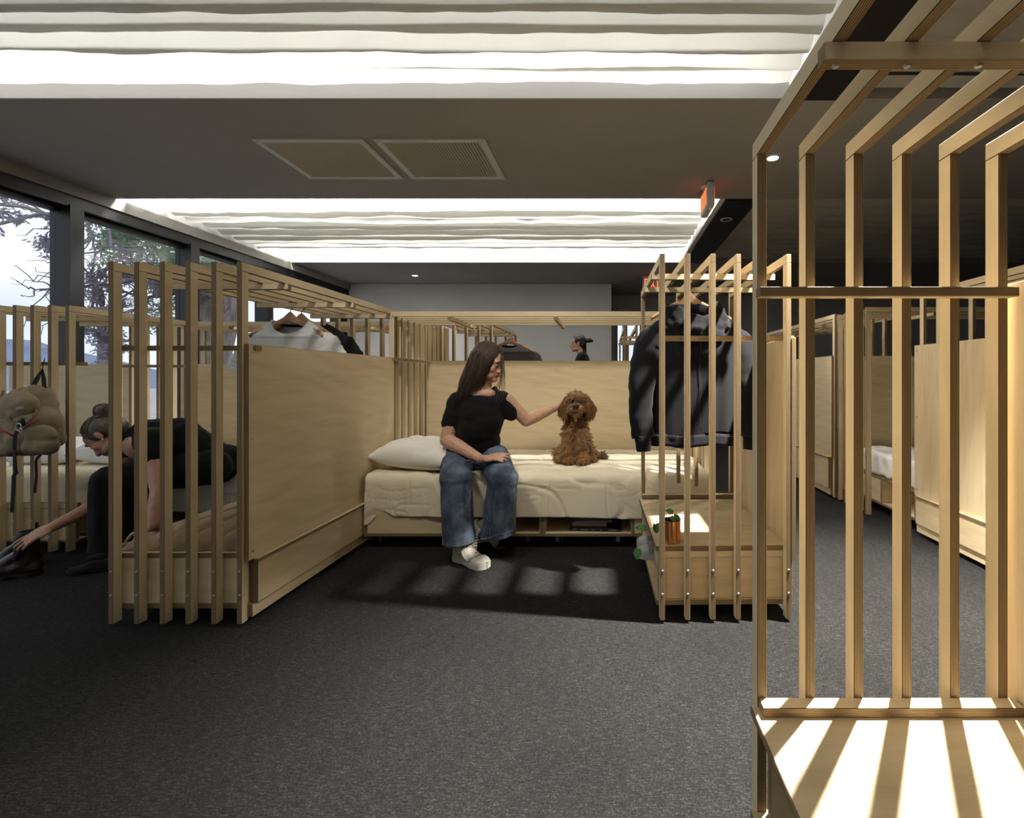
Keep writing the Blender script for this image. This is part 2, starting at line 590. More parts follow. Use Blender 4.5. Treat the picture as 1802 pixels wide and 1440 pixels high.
# window wall
S(boxes('wall_left', [((-4.9, -4.2, 0), (LEFT_X, 8.55, 0.08)), ((-4.9, -4.2, 2.56), (LEFT_X, 8.55, T0)), ((-4.9, 8.30, 0.08), (LEFT_X, 8.55, 2.56))], BLACK))
S(obox('trim_4', (LEFT_X, -4.2, 2.645), (LEFT_X + 0.06, 8.55, T0 - 0.001), GREYTRIM))
S(obox('trim_5', (LEFT_X, -4.2, 2.545), (LEFT_X + 0.035, 8.55, 2.645), BLACK))
ys = [4.16 + 1.19 * k for k in range(-7, 4)]
for k, (a, b) in enumerate(zip(ys[:-1], ys[1:])):
    b = min(b, 8.30)
    fr = [((-4.86, a - 0.055, 0.08), (LEFT_X + 0.05, a + 0.055, 2.56))]
    fr += [((-4.84, a + 0.055, 0.08), (-4.78, b - 0.055, 0.13)), ((-4.84, a + 0.055, 2.50), (-4.78, b - 0.055, 2.56))]
    w = S(boxes('window_%d' % (k + 1), fr, BLACK))
    obox('pane', (-4.815, a + 0.055, 0.13), (-4.805, b - 0.055, 2.50), glass_mat(), w)

# cloth ceilings: folds of sheer linen slung between wires
LINEN = cloth_mat('sheer_white_linen', (0.80, 0.80, 0.745), 0.95, 500, 0.05, 0.55, 0.0, 3.0, 0.1)
def cloth_bay(label, x0, x1, y0, y1, period, amp, seed, zb=2.775):
    t = thing('ceiling_cloth', label, 'ceiling cloth', ((x0 + x1) / 2, y0, zb), 0, 'linen ceiling cloths')
    r = random.Random(seed)
    y = y0; k = 0; cx = (x0 + x1) / 2
    while y < y1 - 0.04:
        p = period * r.uniform(0.78, 1.25)
        p = min(p, y1 - y)
        A = amp * r.uniform(0.75, 1.25) * (p / period)
        ph = r.uniform(0, 50); skew = r.uniform(-0.25, 0.25); dz = r.uniform(-0.012, 0.012)
        tw = r.uniform(-0.03, 0.03)
        def fn(s, q, y=y, p=p, A=A, ph=ph, skew=skew, dz=dz, tw=tw):
            x = x0 + (x1 - x0) * s
            w = 0.028 * nz(x * 1.1, ph) + 0.013 * nz(x * 3.7, ph + 9) + 0.004 * nz(x * 11, ph + 4)
            qq = q ** (1.0 + skew)
            sag = math.sin(PI * qq)
            yy = y - 0.012 + (p + 0.024) * q + tw * (s - .5) + 0.012 * nz(x * 1.6, ph + 21)
            zz = A * (1 - sag) + dz * sag + w * sag + 0.003 * nz(x * 6, q * 6, ph)
            return (x - cx, yy - y0, zz)
        nu = max(20, int((x1 - x0) * 22))
        v, f = gridvf(nu, 9, fn)
        put('cloth_fold', mesh('cloth_fold', v, f, LINEN, smooth=True), t)
        y += p; k += 1
    return t
cloth_bay('bright backlit linen cloth in folds over the near lit bay of the ceiling', LEFT_X + 0.06, 1.06, -2.9, 2.83, 0.145, 0.060, 3)
cloth_bay('backlit linen cloth in folds over the far lit bay beyond the air grilles', LEFT_X + 0.08, 1.03, 4.60, 6.93, 0.185, 0.070, 4)
SHADE_LINEN = cloth_mat('sheer_shaded_linen', (0.75, 0.73, 0.68), 0.95, 500, 0.05, 0.3, 0.0, 3.0, 0.1)  # same linen, with the shade of the unlit bays put into its colour
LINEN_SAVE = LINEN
LINEN = SHADE_LINEN
cloth_bay('unlit linen cloth above the near slatted roof beside the black ceiling slot', 1.46, 6.55, -2.0, 2.83, 0.22, 0.06, 5)
cloth_bay('unlit linen cloth over the far right bay behind the black ceiling slot', 1.46, 6.55, 4.60, 6.93, 0.22, 0.06, 6)

# return-air grilles
GRILLE = mat('grey_grille_metal', (0.62, 0.60, 0.55), 0.5, 0.3, var=0.05)
GFRAME = mat('grille_frame_metal', (0.75, 0.74, 0.71), 0.5, 0.3, var=0.04)
def grille(label, x0, x1, y0, y1):
    t = thing('air_grille', label, 'air grille', ((x0 + x1) / 2, (y0 + y1) / 2, ZC), 0, 'air grilles in the ceiling band')
    a, b = (x1 - x0) / 2, (y1 - y0) / 2
    fw = 0.045
    fr = [((-a, -b, -0.012), (a, -b + fw, 0)), ((-a, b - fw, -0.012), (a, b, 0)), ((-a, -b + fw, -0.012), (-a + fw, b - fw, 0)), ((a - fw, -b + fw, -0.012), (a, b - fw, 0))]
    boxes('frame', fr, GFRAME, t)
    obox('backing', (-a + fw, -b + fw, -0.001), (a - fw, b - fw, -0.0005), BLACK, t)
    n = 30
    v, f = boxvf((0, 0, 0), (0.0032, 2 * (b - fw), 0.016))
    ca, sa = math.cos(0.75), math.sin(0.75)
    v = [(x * ca + z * sa, y, -x * sa + z * ca) for x, y, z in v]
    me = mesh('slat', v, f, GRILLE)
    for i in range(n):
        put('slat', me, t, (-a + fw + (i + 0.5) * 2 * (a - fw) / n, 0, -0.007))
    for sx in (-1, 1):
        for sy in (-1, 1):
            vv, ff = lathevf([(0.0, -0.015), (0.006, -0.0145), (0.007, -0.012)], 10, (sx * (a - fw / 2), sy * (b - fw / 2), 0))
            put('screw', mesh('screw', vv, ff, STEEL), t)
grille('louvred air grille in the ceiling band, the one nearer the windows', -2.53, -1.74, 3.343, 4.01)
grille('louvred air grille in the ceiling band, the one nearer the exit sign', -1.667, -0.875, 3.343, 4.01)

# downlights
LAMPW = emit('lamp_lens_glow', (1.0, 0.94, 0.84), 14.0)
RING = mat('white_lamp_ring', (0.62, 0.61, 0.59), 0.4, 0.4, var=0.03)
def downlight(label, x, y, lit=True, z=ZC, ring=None):
    t = thing('downlight', label, 'light', (x, y, z), 0, 'recessed downlights')
    v, f = lathevf([(0.040, -0.002), (0.046, -0.006), (0.062, -0.005), (0.066, 0.0)], 28)
    put('ring', mesh('ring', v, f, ring or RING, smooth=True), t)
    v, f = lathevf([(0.0005, -0.0035), (0.041, -0.0035)], 28)
    put('lens', mesh('lens', v, f, LAMPW if lit else BLACK), t)
downlight('lit round downlight in the ceiling band beside the near slatted screen', 1.274, 3.646)
downlight('lit round downlight near the white back wall', -3.21, 7.84)
downlight('unlit round downlight in the black ceiling slot below the exit sign', 1.26, 5.02, False, 2.735, SHADEWALL)
# track lamp hung in the black slot, above the near screen (out of the frame)
t = thing('track_lamp', 'black track lamp hung in the black ceiling slot', 'light', (LAMP[0], LAMP[1], 2.735))
tube('stem', [(0, 0, 0), (0, 0, -0.05)], 0.008, BLACK, t)
v, f = lathevf([(0.0005, -0.045), (0.03, -0.045), (0.045, -0.06), (0.045, -0.115), (0.041, -0.118), (0.041, -0.10), (0.0005, -0.10)], 24)
put('housing', mesh('housing', [p - V((0, 0, -0.06)) for p in map(V, v)], f, BLACK, smooth=False), t, (0, 0, -0.06), V((0, 0, -1)).rotation_difference(LAMP_DIR).to_euler())

# lamp track added to carry the two fill heads, unseen above the frame
t = thing('added_fill_track', 'black lamp track with two flood heads added as fill for the made bed', 'light', (-0.75, 1.55, 2.62))
obj_ = boxes('track', [((-3.918, -0.017, 0.028), (2.05, 0.017, 0.052)), ((2.00, -0.017, 0.052), (2.05, 0.017, 0.115))], BLACK, t)
for h_, a_ in zip(FILL_HEADS, FILL_AIM):
    o_ = V(h_) - V((-0.75, 1.55, 2.62)); d_ = (V(a_) - V(h_)).normalized()
    tube('fill_lamp_stem', [(o_.x, 0, 0.028), (o_.x, 0, o_.z + .01)], 0.007, BLACK, t, 8)
    v, f = tubevf([o_ - d_ * 0.06, o_ - d_ * 0.058, o_ + d_ * 0.03, o_ + d_ * 0.03, o_ + d_ * 0.0], [0.03, 0.05, 0.06, 0.056, 0.05], 20, True)
    put('fill_lamp_head', mesh('fill_lamp_head', v, f, BLACK, smooth=False), t)
# exit signs
SIGNBODY = mat('off_white_sign_case', (0.72, 0.71, 0.68), 0.45, 0.4, var=0.03)
RED = emit('exit_red_glow', (1.0, 0.13, 0.035), 1.9)
LETTER = {
    'E': [((-.5, 0), (-.5, 1)), ((-.5, 0.0), (.5, 0.0)), ((-.5, .5), (.35, .5)), ((-.5, 1.0), (.5, 1.0))],
    'X': [((-.5, 0), (.5, 1)), ((-.5, 1), (.5, 0))],
    'I': [((0, 0), (0, 1))],
    'T': [((0, 0), (0, 1)), ((-.5, 1), (.5, 1))],
}
def exit_sign(label, loc, rz, w, h, th, sides=(1,)):
    """local: faces -Y, width along X, hangs down from z = 0"""
    t = thing('exit_sign', label, 'exit sign', loc, rz, 'EXIT signs')
    put('case', chamfer_mesh('case', (w, th, h), 0.014, SIGNBODY), t, (0, 0, -h / 2 - 0.012))
    v, f = lathevf([(0.0, -0.014), (0.055, -0.014), (0.06, -0.008), (0.06, 0.0)], 24)
    put('canopy', mesh('canopy', v, f, SIGNBODY, smooth=True), t)
    for s in sides:
        lh = h * 0.62; lw = w * 0.145; sw = w * 0.036
        zb = -h * 0.5 - 0.012 - lh / 2
        for ch, cx in zip('EXIT', (-0.33, -0.10, 0.095, 0.27)):
            parts = []
            for (x0, z0), (x1, z1) in LETTER[ch]:
                dx, dz = (x1 - x0) * lw, (z1 - z0) * (lh - sw)
                L = math.hypot(dx, dz) + sw; a = math.atan2(dz, dx)
                mx, mz = (x0 + x1) / 2 * lw, (z0 + z1) / 2 * (lh - sw) + sw / 2
                vv, ff = boxvf((0, 0, 0), (L, 0.004, sw))
                vv = [(mx + p[0] * math.cos(a) - p[2] * math.sin(a), p[1], mz + p[0] * math.sin(a) + p[2] * math.cos(a)) for p in vv]
                parts.append((vv, ff))
            v, f = join(parts)
            o = put('letter', mesh('letter', v, f, RED), t, (s * cx * w, -s * (th / 2 + 0.002), zb), (0, 0, 0 if s > 0 else PI))
    v, f = lathevf([(0.0, -0.003), (0.005, -0.002), (0.006, 0)], 10)
    put('indicator', mesh('indicator', v, f, RED), t, (w * 0.3, 0, -h - 0.012))
    return t
# its letters face the windows and the far side: local -Y turned to -X
exit_sign('lit red EXIT sign hanging edge-on from the ceiling band above the far bay', (0.885, 4.20, ZC), -PI / 2, 0.32, 0.215, 0.062, (1, -1))
exit_sign('lit red EXIT sign facing the room behind the roof of the hoodie screen', (0.78, 7.84, ZC), 0, 0.42, 0.25, 0.06)

# ================================================================== outdoors
HILL = mat('hazy_blue_hill', (0.25, 0.29, 0.40), 1.0, 0.0, var=0.10, scale=0.08)  # distance haze painted into the hill colour
ridge = [(-900, 540), (-400, 560), (-150, 566), (0, 585), (60, 606), (100, 610), (150, 634), (200, 643), (300, 652), (420, 640), (520, 648), (600, 655), (700, 650)]
X0 = -160.0
v, f = [], []
NB_ = 8
pr = []
for i in range(len(ridge) - 1):
    for q in range(8):
        s = q / 8
        pr.append((ridge[i][0] * (1 - s) + ridge[i + 1][0] * s, ridge[i][1] * (1 - s) + ridge[i + 1][1] * s))
for (u, vv) in pr:
    y = -X0 * F / (1070 - u)
    top = EYE + (665 - vv) * y / F + 1.2 * nz(u * 0.05, 3.0)
    for j in range(NB_):
        k = j / (NB_ - 1)
        # slope falls away on both sides of the ridge
        xx = X0 - 60 + 120 * k
        hh = -8 + (top + 8) * max(0, 1 - abs(k - 0.5) * 1.7)
        v.append((xx, y, hh + 1.5 * nz(u * 0.09, j * 1.3)))
for i in range(len(pr) - 1):
    for j in range(NB_ - 1):
        a = i * NB_ + j
        f.append((a, a + 1, a + NB_ + 1, a + NB_))
S(put('hills', mesh('hills', v, f, HILL, smooth=True)))
S(obox('ground', (-400, -300, -8.3), (-4.95, 900, -8.0), mat('dry_ground', (0.30, 0.28, 0.24), 1.0, 0, var=0.2, scale=0.2)))
S(obox('terrace', (-60, -60, -8.0), (-4.95, 60, -0.3), mat('pale_terrace', (0.45, 0.44, 0.42), 0.9, 0.1, var=0.1, scale=1)))
S(obox('exterior_terrace', (-4.9, 12.25, -0.5), (8.2, 40, -0.2), mat('pale_terrace', (0.45, 0.44, 0.42))))

BARK = mat('grey_brown_bark', (0.30, 0.245, 0.225), 0.95, 0.1, var=0.45, scale=5, bump=0.8, bdist=0.04, stretch=(3, 3, 0.7))
TWIG = mat('grey_twig', (0.24, 0.22, 0.24), 0.95, 0.1, var=0.3)
LEAF = cloth_mat('grey_green_leaf', (0.36, 0.46, 0.33), 0.7, 40, 0.3, 0.5, 0, 4, 0)
LEAF2 = cloth_mat('dusty_leaf', (0.40, 0.38, 0.44), 0.8, 40, 0.3, 0.5, 0, 4, 0)
def leaf_cloud(clumps, n, size, seed, lm):
    r = np.random.default_rng(seed)
    vs, fs = [], []
    tot = sum(c[1] ** 2 for c in clumps)
    for c, rad in clumps:
        m = int(n * rad ** 2 / tot)
        # sub-sprays inside each clump
        k = max(3, m // 60)
        ctr = r.normal(0, 0.5, (k, 3)) * rad
        for i in range(m):
            p = np.array(c) + ctr[i % k] + r.normal(0, 0.16, 3) * rad
            a = r.normal(0, 1, 3); a /= np.linalg.norm(a) + 1e-9
            a[2] = -abs(a[2]) * 0.8; b = np.cross(a, r.normal(0, 1, 3)); b /= np.linalg.norm(b) + 1e-9
            L = size * r.uniform(.7, 1.4); wd = L * 0.22
            q = len(vs)
            vs += [tuple(p), tuple(p + a * L * .5 + b * wd), tuple(p + a * L), tuple(p + a * L * .5 - b * wd)]
            fs.append((q, q + 1, q + 2, q + 3))
    return vs, fs
def twigs(base, tips, r0, seed, depth=2):
    """crooked limbs with side twigs, as one (verts, faces)"""
    rr = random.Random(seed); parts = []
    def limb(a, b, rad, d):
        a, b = V(a), V(b); n = 6; L = (b - a).length
        pts = [a.lerp(b, i / n) + V((rr.gauss(0, .05), rr.gauss(0, .05), rr.gauss(0, .05))) * L * (0 if i in (0, n) else 1) for i in range(n + 1)]
        parts.append(tubevf(pts, [rad * (1 - 0.75 * i / n) for i in range(n + 1)], 6))
        if d > 0:
            for i in range(2, n + 1):
                for _ in range(2):
                    dr = (b - a).normalized() + V((rr.gauss(0, .7), rr.gauss(0, .7), rr.gauss(0, .7)))
                    limb(pts[i], pts[i] + dr.normalized() * L * rr.uniform(.25, .45), rad * 0.35, d - 1)
    for tp in tips:
        limb(base, tp, r0, depth)
    return join(parts)
TX = -7.4
def out(u, v, x=TX):
    y = x * F / (u - 1070)
    return V((x, y, EYE - (v - 665) * y / F))
t = thing('pine_tree', 'thick barked tree leaning outside the window beside the near slatted screen', 'tree', out(352, 760))
base = t.location.copy()
L_ = lambda p: p - base
tp = [L_(out(335, 1100)), L_(out(346, 760)), L_(out(358, 640)), L_(out(384, 530)), L_(out(402, 440)), L_(out(420, 330)), L_(out(435, 180))]
v, f = tubevf(tp, [0.52, 0.46, 0.36, 0.35, 0.31, 0.27, 0.2], 18)
v = [(p[0] + .05 * nz(p[0] * 4, p[1] * 4, p[2] * .8), p[1] + .06 * nz(p[1] * 4, p[0] * 4, p[2]), p[2]) for p in v]
put('trunk', mesh('trunk', v, f, BARK, smooth=True), t)
for k, (a, tips) in enumerate([(out(392, 505), [out(282, 508, -7.2), out(205, 500, -7.0)]), (out(420, 330), [out(300, 380, -7.0), out(230, 420, -7.3)]), (out(425, 260), [out(160, 350, -7.2), out(90, 380, -7.0)])]):
    v, f = twigs(L_(a), [L_(x) for x in tips], 0.075, 11 + k, 2)
    put('branch', mesh('branch', v, f, TWIG, smooth=True), t)
cl = [(L_(out(u, w, x)), r) for u, w, x, r in [(250, 425, -7.3, .55), (290, 440, -7.6, .6), (320, 480, -7.6, .55), (310, 540, -8.0, .5), (260, 400, -7.0, .5), (225, 395, -7.2, .4), (340, 440, -7.8, .5), (375, 470, -8.2, .5), (300, 505, -8, .5), (330, 575, -8.4, .4), (215, 350, -7, .5), (290, 330, -7.2, .8)]]
v, f = leaf_cloud(cl, 9000, 0.085, 5, LEAF)
tag(put('foliage', mesh('foliage', v, f, LEAF), t), kind='stuff')
t2 = thing('sparse_tree', 'sparse bare-twigged tree outside the window beyond the backpack screen', 'tree', out(150, 900, -8.5))
base = t2.location.copy()
v, f = tubevf([L_(out(165, 1100, -8.5)), L_(out(170, 800, -8.5)), L_(out(182, 640, -8.5)), L_(out(180, 560, -8.5))], [0.14, 0.12, 0.08, 0.05], 8)
put('trunk', mesh('trunk', v, f, TWIG, smooth=True), t2)
v, f = twigs(L_(out(181, 600, -8.5)), [L_(out(150, 520, -8.3)), L_(out(190, 470, -8.5)), L_(out(165, 490, -8.7)), L_(out(225, 500, -8.5)), L_(out(205, 560, -8.6))], 0.04, 31, 2)
put('branch', mesh('branch', v, f, TWIG, smooth=True), t2)
cl = [(L_(out(u, w, -8.5)), r) for u, w, r in [(165, 590, .35), (185, 600, .3), (160, 560, .28), (200, 540, .3), (180, 520, .25), (175, 630, .3)]]
v, f = leaf_cloud(cl, 1900, 0.07, 8, LEAF2)
tag(put('foliage', mesh('foliage', v, f, LEAF2), t2), kind='stuff')
t3 = thing('hanging_tree', 'tree whose hanging sprays show high in the window nearest the camera', 'tree', out(-250, 900, -8.0))
base = t3.location.copy()
v, f = tubevf([L_(out(-260, 1100, -8)), L_(out(-250, 600, -8)), L_(out(-200, 250, -8))], [0.3, 0.25, 0.16], 10)
put('trunk', mesh('trunk', v, f, BARK, smooth=True), t3)
v, f = twigs(L_(out(-200, 250, -8)), [L_(out(20, 340, -8)), L_(out(95, 365, -7.8)), L_(out(-20, 330, -8.2))], 0.04, 41, 1)
put('branch', mesh('branch', v, f, TWIG, smooth=True), t3)
cl = [(L_(out(u, w, -8.0)), r) for u, w, r in [(-8, 365, .3), (0, 385, .22), (5, 335, .2), (32, 352, .14), (85, 410, .26), (98, 430, .24), (75, 398, .2), (104, 455, .16), (90, 375, .15), (-90, 340, .3)]]
v, f = leaf_cloud(cl, 900, 0.07, 9, LEAF2)
tag(put('foliage', mesh('foliage', v, f, LEAF2), t3), kind='stuff')
# ================================================================== plywood furniture
RUBBER = mat('black_rubber', (0.015, 0.015, 0.016), 0.6, 0.3)
SCREW_V = lathevf([(0.0, -0.003), (0.0045, -0.003), (0.006, 0.0)], 10)
SCREW = None
def screw(parent, loc, axis='y-'):
    global SCREW
    if SCREW is None:
        v, f = SCREW_V
        SCREW = mesh('screw', [(x, z, -y) for x, y, z in v], f, STEEL)    # faces -Y
    rz = {'y-': 0, 'x-': -PI / 2, 'x+': PI / 2, 'y+': PI}[axis]
    return put('screw', SCREW, parent, loc, (0, 0, rz))
CASTER = {}
def caster(parent, loc, rz=0.3):
    if not CASTER:
        CASTER['w'] = None
        v, f = lathevf([(0.004, -0.012), (0.020, -0.012), (0.0255, -0.008), (0.0255, 0.008), (0.020, 0.012), (0.004, 0.012)], 18)
        CASTER['w'] = mesh('wheel', [(z, x, y) for x, y, z in v], f, RUBBER, smooth=True)
        v, f = lathevf([(0.0, -0.0128), (0.010, -0.0128), (0.012, -0.011)], 14)
        v2, f2 = lathevf([(0.012, 0.011), (0.010, 0.0128), (0.0, 0.0128)], 14)
        vv, ff = join([(v, f), (v2, f2)])
        CASTER['h'] = mesh('hub', [(z, x, y) for x, y, z in vv], ff, STEEL, smooth=True)
        vv, ff = join([boxvf((0, 0, 0.056), (0.046, 0.046, 0.004)), boxvf((-0.016, -0.006, 0.038), (0.003, 0.026, 0.036)), boxvf((0.016, -0.006, 0.038), (0.003, 0.026, 0.036)), boxvf((0, -0.006, 0.054), (0.034, 0.026, 0.003))])
        CASTER['f'] = mesh('fork', vv, ff, STEEL)
    c = put('caster', CASTER['f'], parent, loc, (0, 0, rz))
    w = put('wheel', CASTER['w'], c, (0, 0.008, 0.0256)); w['kind'] = 'thing'
    put('hub', CASTER['h'], c, (0, 0.008, 0.0256))
    return c

SLAT_T, SLAT_D = 0.021, 0.038
def slatted(t, n, pitch, L, H, z0=0.015, zback=0.015, mid=None, mid_side=1, rails=(), back_rail=None, front=True, back=True, bev=0.0012, screws=()):
    """n plywood hoops: upright at local y = 0, roof beam along +Y, upright at y = L; rails tie them"""
    T, D = SLAT_T, SLAT_D
    w = (n - 1) * pitch + T
    for i in range(n):
        x = i * pitch
        if front:
            ply('slat', t, (x, 0, z0), (x + T, D, H - D), 0, 2, bev)
            for z in screws:
                screw(t, (x + T / 2, 0, z))
        ply('roof_beam', t, (x, 0, H - D), (x + T, L, H), 0, 1, bev)
        if back:
            ply('slat', t, (x, L - D, zback), (x + T, L, H - D), 0, 2, bev)
    for y in rails:
        ply('roof_rail', t, (-0.012, y, H - D - 0.028), (w + 0.012, y + 0.024, H - D), 1, 0, bev)
        for i in range(n):
            pass
    if mid:
        a, b = (D, D + D)
        ply('cross_rail', t, (-0.004, a, mid - T), (w + 0.03, b, mid), 2, 0, bev)
    if back_rail:
        ply('cross_rail', t, (0, L - 2 * D, back_rail - T), (w, L - D, back_rail), 2, 0, bev)
    return w

# ---- 1. the screen on the left, with the bench and the long side panel
W6 = 5 * 0.108 + SLAT_T
H1 = 1.538
t = thing('slatted_screen', 'birch plywood slatted screen with a tan quilt on its bench and long solid side panel', 'bed screen', (-2.099, 1.98, 0), 0, 'birch plywood bed screens')
w = slatted(t, 6, 0.108, 1.50, H1, zback=1.17, mid=1.188, rails=(0.27, 0.85, 1.36), back_rail=1.17, screws=(0.235, 0.135))
zb = 0.30
ply('bench_top', t, (-0.012, SLAT_D, zb - 0.021), (w, 0.80, zb), 2, 0)
ply('front_board', t, (0.0, SLAT_D + 0.002, 0.085), (w, SLAT_D + 0.022, zb - 0.022), 1, 0)
ply('bottom_board', t, (-0.012, SLAT_D, 0.062), (w, 0.80, 0.084), 2, 0)
ply('back_board', t, (0.0, 0.76, 0.085), (w, 0.78, zb - 0.022), 1, 0)
xs = w + 0.001
ply('side_panel', t, (xs, 0.012, 0.275), (xs + 0.019, 1.36, 1.193), 0, 1)
ply('lower_panel', t, (xs, 0.045, 0.085), (xs + 0.034, 1.34, 0.262), 0, 1)
ply('ledge', t, (xs, 0.040, 0.262), (xs + 0.040, 1.345, 0.2745), 2, 1)
ply('plinth', t, (xs, 0.03, 0.03), (xs + 0.022, 1.345, 0.084), 0, 1)
for y, z in ((0.035, 1.16), (0.035, 0.79), (0.035, 0.31)):
    screw(t, (xs + 0.0195, y, z), 'x+')
for x, y in ((0.10, 0.12), (0.46, 0.12), (0.10, 0.68), (0.46, 0.68)):
    caster(t, (x, y, 0.0045))

# ---- 2. the screen on the right of the made bed, with the hoodie and the plant
H2 = 1.58
t = thing('slatted_screen', 'birch plywood slatted screen with a black hoodie and a copper plant pot inside', 'bed screen', (0.222, 2.01, 0), math.radians(1.2), 'birch plywood bed screens')
w = slatted(t, 6, 0.1085, 0.90, H2, zback=0.345, mid=1.233, rails=(0.215, 0.545), back_rail=0.345, screws=(0.225, 0.125))
zb = 0.318
ply('bench_top', t, (-0.014, SLAT_D, zb - 0.021), (w, 0.868, zb), 2, 0)
ply('front_strip', t, (0.0, SLAT_D + 0.002, zb - 0.050), (w, SLAT_D + 0.022, zb - 0.022), 1, 0)
ply('front_board', t, (0.0, SLAT_D + 0.010, 0.085), (w, SLAT_D + 0.029, zb - 0.051), 1, 0)
ply('bottom_board', t, (-0.012, SLAT_D, 0.062), (w, 0.865, 0.084), 2, 0)
ply('divider', t, (0.0, 0.06, 0.20), (0.20, 0.21, 0.29), 0, 1)
ply('back_board', t, (0.0, 0.83, 0.085), (w, 0.848, zb - 0.022), 1, 0)
ply('side_panel', t, (w + 0.001, -0.002, 0.27), (w + 0.020, 0.868, 1.222), 0, 2)
ply('lower_panel', t, (w + 0.001, 0.03, 0.062), (w + 0.018, 0.866, 0.262), 0, 1)
for x, y in ((0.10, 0.16), (0.46, 0.16), (0.10, 0.72), (0.46, 0.72)):
    caster(t, (x, y, 0.0045))

# ---- 3. the end screen of the made bed: hoops that run along the bed
H3 = 1.522
t = thing('slatted_screen', 'birch plywood screen spanning the made bed from end to end behind the pillow', 'bed screen', (-1.553, 3.92, 0), -PI / 2, 'birch plywood bed screens')
w = slatted(t, 6, 0.111, 2.27, H3, mid=1.19, rails=(0.42, 1.17))
ply('headboard', t, (-0.022, SLAT_D + 0.004, 0.32), (-0.003, 2.21, 1.192), 0, 1)

# ---- 4. the screen far left that carries the backpack
t = thing('slatted_screen', 'birch plywood slatted screen with a tan backpack hooked on its rail', 'bed screen', (-3.745, 2.80, 0), 0, 'birch plywood bed screens')
H4 = 1.482
w = slatted(t, 6, 0.1045, 0.82, H4, mid=1.145, rails=(0.24, 0.55), back_rail=1.148, screws=(0.20, 0.105))
ply('shelf_edge', t, (0, SLAT_D, 0.262), (w + 0.01, SLAT_D + 0.02, 0.296), 1, 0)
ply('front_board', t, (0, SLAT_D, 0.070), (w, SLAT_D + 0.019, 0.260), 1, 0)
ply('bottom_board', t, (0, SLAT_D, 0.060), (w + 0.01, 0.10, 0.078), 2, 0)
for x in (0.05, 0.44):
    caster(t, (x, 0.075, 0.002))
# solid boards behind the left bed
t = thing('headboard_panel', 'birch plywood headboard behind the pillows of the left bed under the window', 'panel', (-4.22, 3.70, 0))
ply('panel', t, (-0.48, 0, 0.02), (0.47, 0.019, 1.158), 1, 0)
ply('foot', t, (-0.46, 0.019, 0.0), (0.45, 0.10, 0.022), 2, 0)
t = thing('headboard_panel', 'birch plywood headboard behind the bent woman and the white tee', 'panel', (-2.55, 3.86, 0))
ply('panel', t, (-0.95, 0, 0.02), (0.93, 0.019, 1.162), 1, 0)
ply('foot', t, (-0.93, 0.019, 0.0), (0.91, 0.10, 0.022), 2, 0)

# ---- 5. the near screen on the right, whose roof passes over the camera's shoulder
H5 = 1.586
t = thing('slatted_screen', 'large near birch plywood slatted screen over a bench striped by lamplight', 'bed screen', (0.889, 1.086, 0), PI, 'birch plywood bed screens')
w = slatted(t, 6, 0.1072, 1.52, H5, mid=None, rails=(0.365,), bev=0.0014)
# rails sit on the inner (camera) side of the slats
ply('cross_rail', t, (0.0, SLAT_D, 1.226), (w + 0.004, SLAT_D + 0.030, 1.247), 2, 0, 0.0014)
for i in range(6):
    screw(t, (i * 0.1072 + 0.0105, 0.377, H5 - SLAT_D - 0.028), 'y-').rotation_euler = (PI / 2, 0, 0)
zb = 0.318
ply('bench_rail', t, (-0.010, SLAT_D, zb), (w - 0.002, SLAT_D + 0.034, zb + 0.021), 2, 0, 0.0014)
ply('bench_top', t, (-0.012, 0.030, zb - 0.019), (w + 0.014, 1.36, zb), 2, 0, 0.0014)
ply('front_board', t, (0, 0.040, 0.085), (w - 0.022, 0.059, zb - 0.0195), 1, 0)
ply('bottom_board', t, (-0.012, 0.030, 0.062), (w + 0.014, 1.36, 0.084), 2, 0)
ply('back_board', t, (0, 1.33, 0.085), (w, 1.349, zb - 0.0195), 1, 0)
ply('side_panel', t, (-0.034, 0.008, 0.10), (-0.014, 1.40, 1.262), 0, 2, 0.0014)
for x, y in ((0.10, 0.15), (0.46, 0.15), (0.10, 1.2), (0.46, 1.2)):
    caster(t, (x, y, 0.0045))

# ---- 6. the screen behind the left beds, hoops along the back
t = thing('slatted_screen', 'far birch plywood screen with a long level roof below the windows', 'bed screen', (-1.58, 4.12, 0), PI / 2, 'birch plywood bed screens')
w = slatted(t, 6, 0.108, 2.35, 1.540, mid=1.18, rails=(0.5, 1.7))

# ---- 7..9. the row across the aisle on the right
t = thing('slatted_screen', 'dim birch plywood screen over the unmade bed beyond the right aisle', 'bed screen', (1.955, 4.02, 0), -PI / 2, 'birch plywood bed screens')
w = slatted(t, 5, 0.108, 2.2, 1.585, rails=(0.5, 1.4))
ply('headboard', t, (-0.022, SLAT_D + 0.004, 0.10), (-0.003, 2.15, 1.236), 0, 1)
t = thing('slatted_screen', 'far birch plywood screen with a grey-lit side panel along the right aisle', 'bed screen', (1.955, 4.07, 0), 0, 'birch plywood bed screens')
w = slatted(t, 6, 0.108, 1.95, 1.60, rails=(0.5, 1.2), mid=1.2)
ply('side_panel', t, (-0.021, 0.012, 0.36), (-0.001, 1.9, 1.240), 0, 1)
ply('lower_panel', t, (-0.034, 0.045, 0.085), (-0.001, 1.9, 0.345), 0, 1)
ply('ledge', t, (-0.040, 0.04, 0.345), (-0.001, 1.9, 0.3595), 2, 1)
ply('plinth', t, (-0.022, 0.03, 0.03), (-0.001, 1.9, 0.084), 0, 1)
for z in (1.2, .82, .41):
    screw(t, (-0.0215, 0.035, z), 'x-')
t = thing('slatted_screen', 'birch plywood screen with a brightly lamplit side panel beside the right aisle', 'bed screen', (2.075, 1.62, 0), 0, 'birch plywood bed screens')
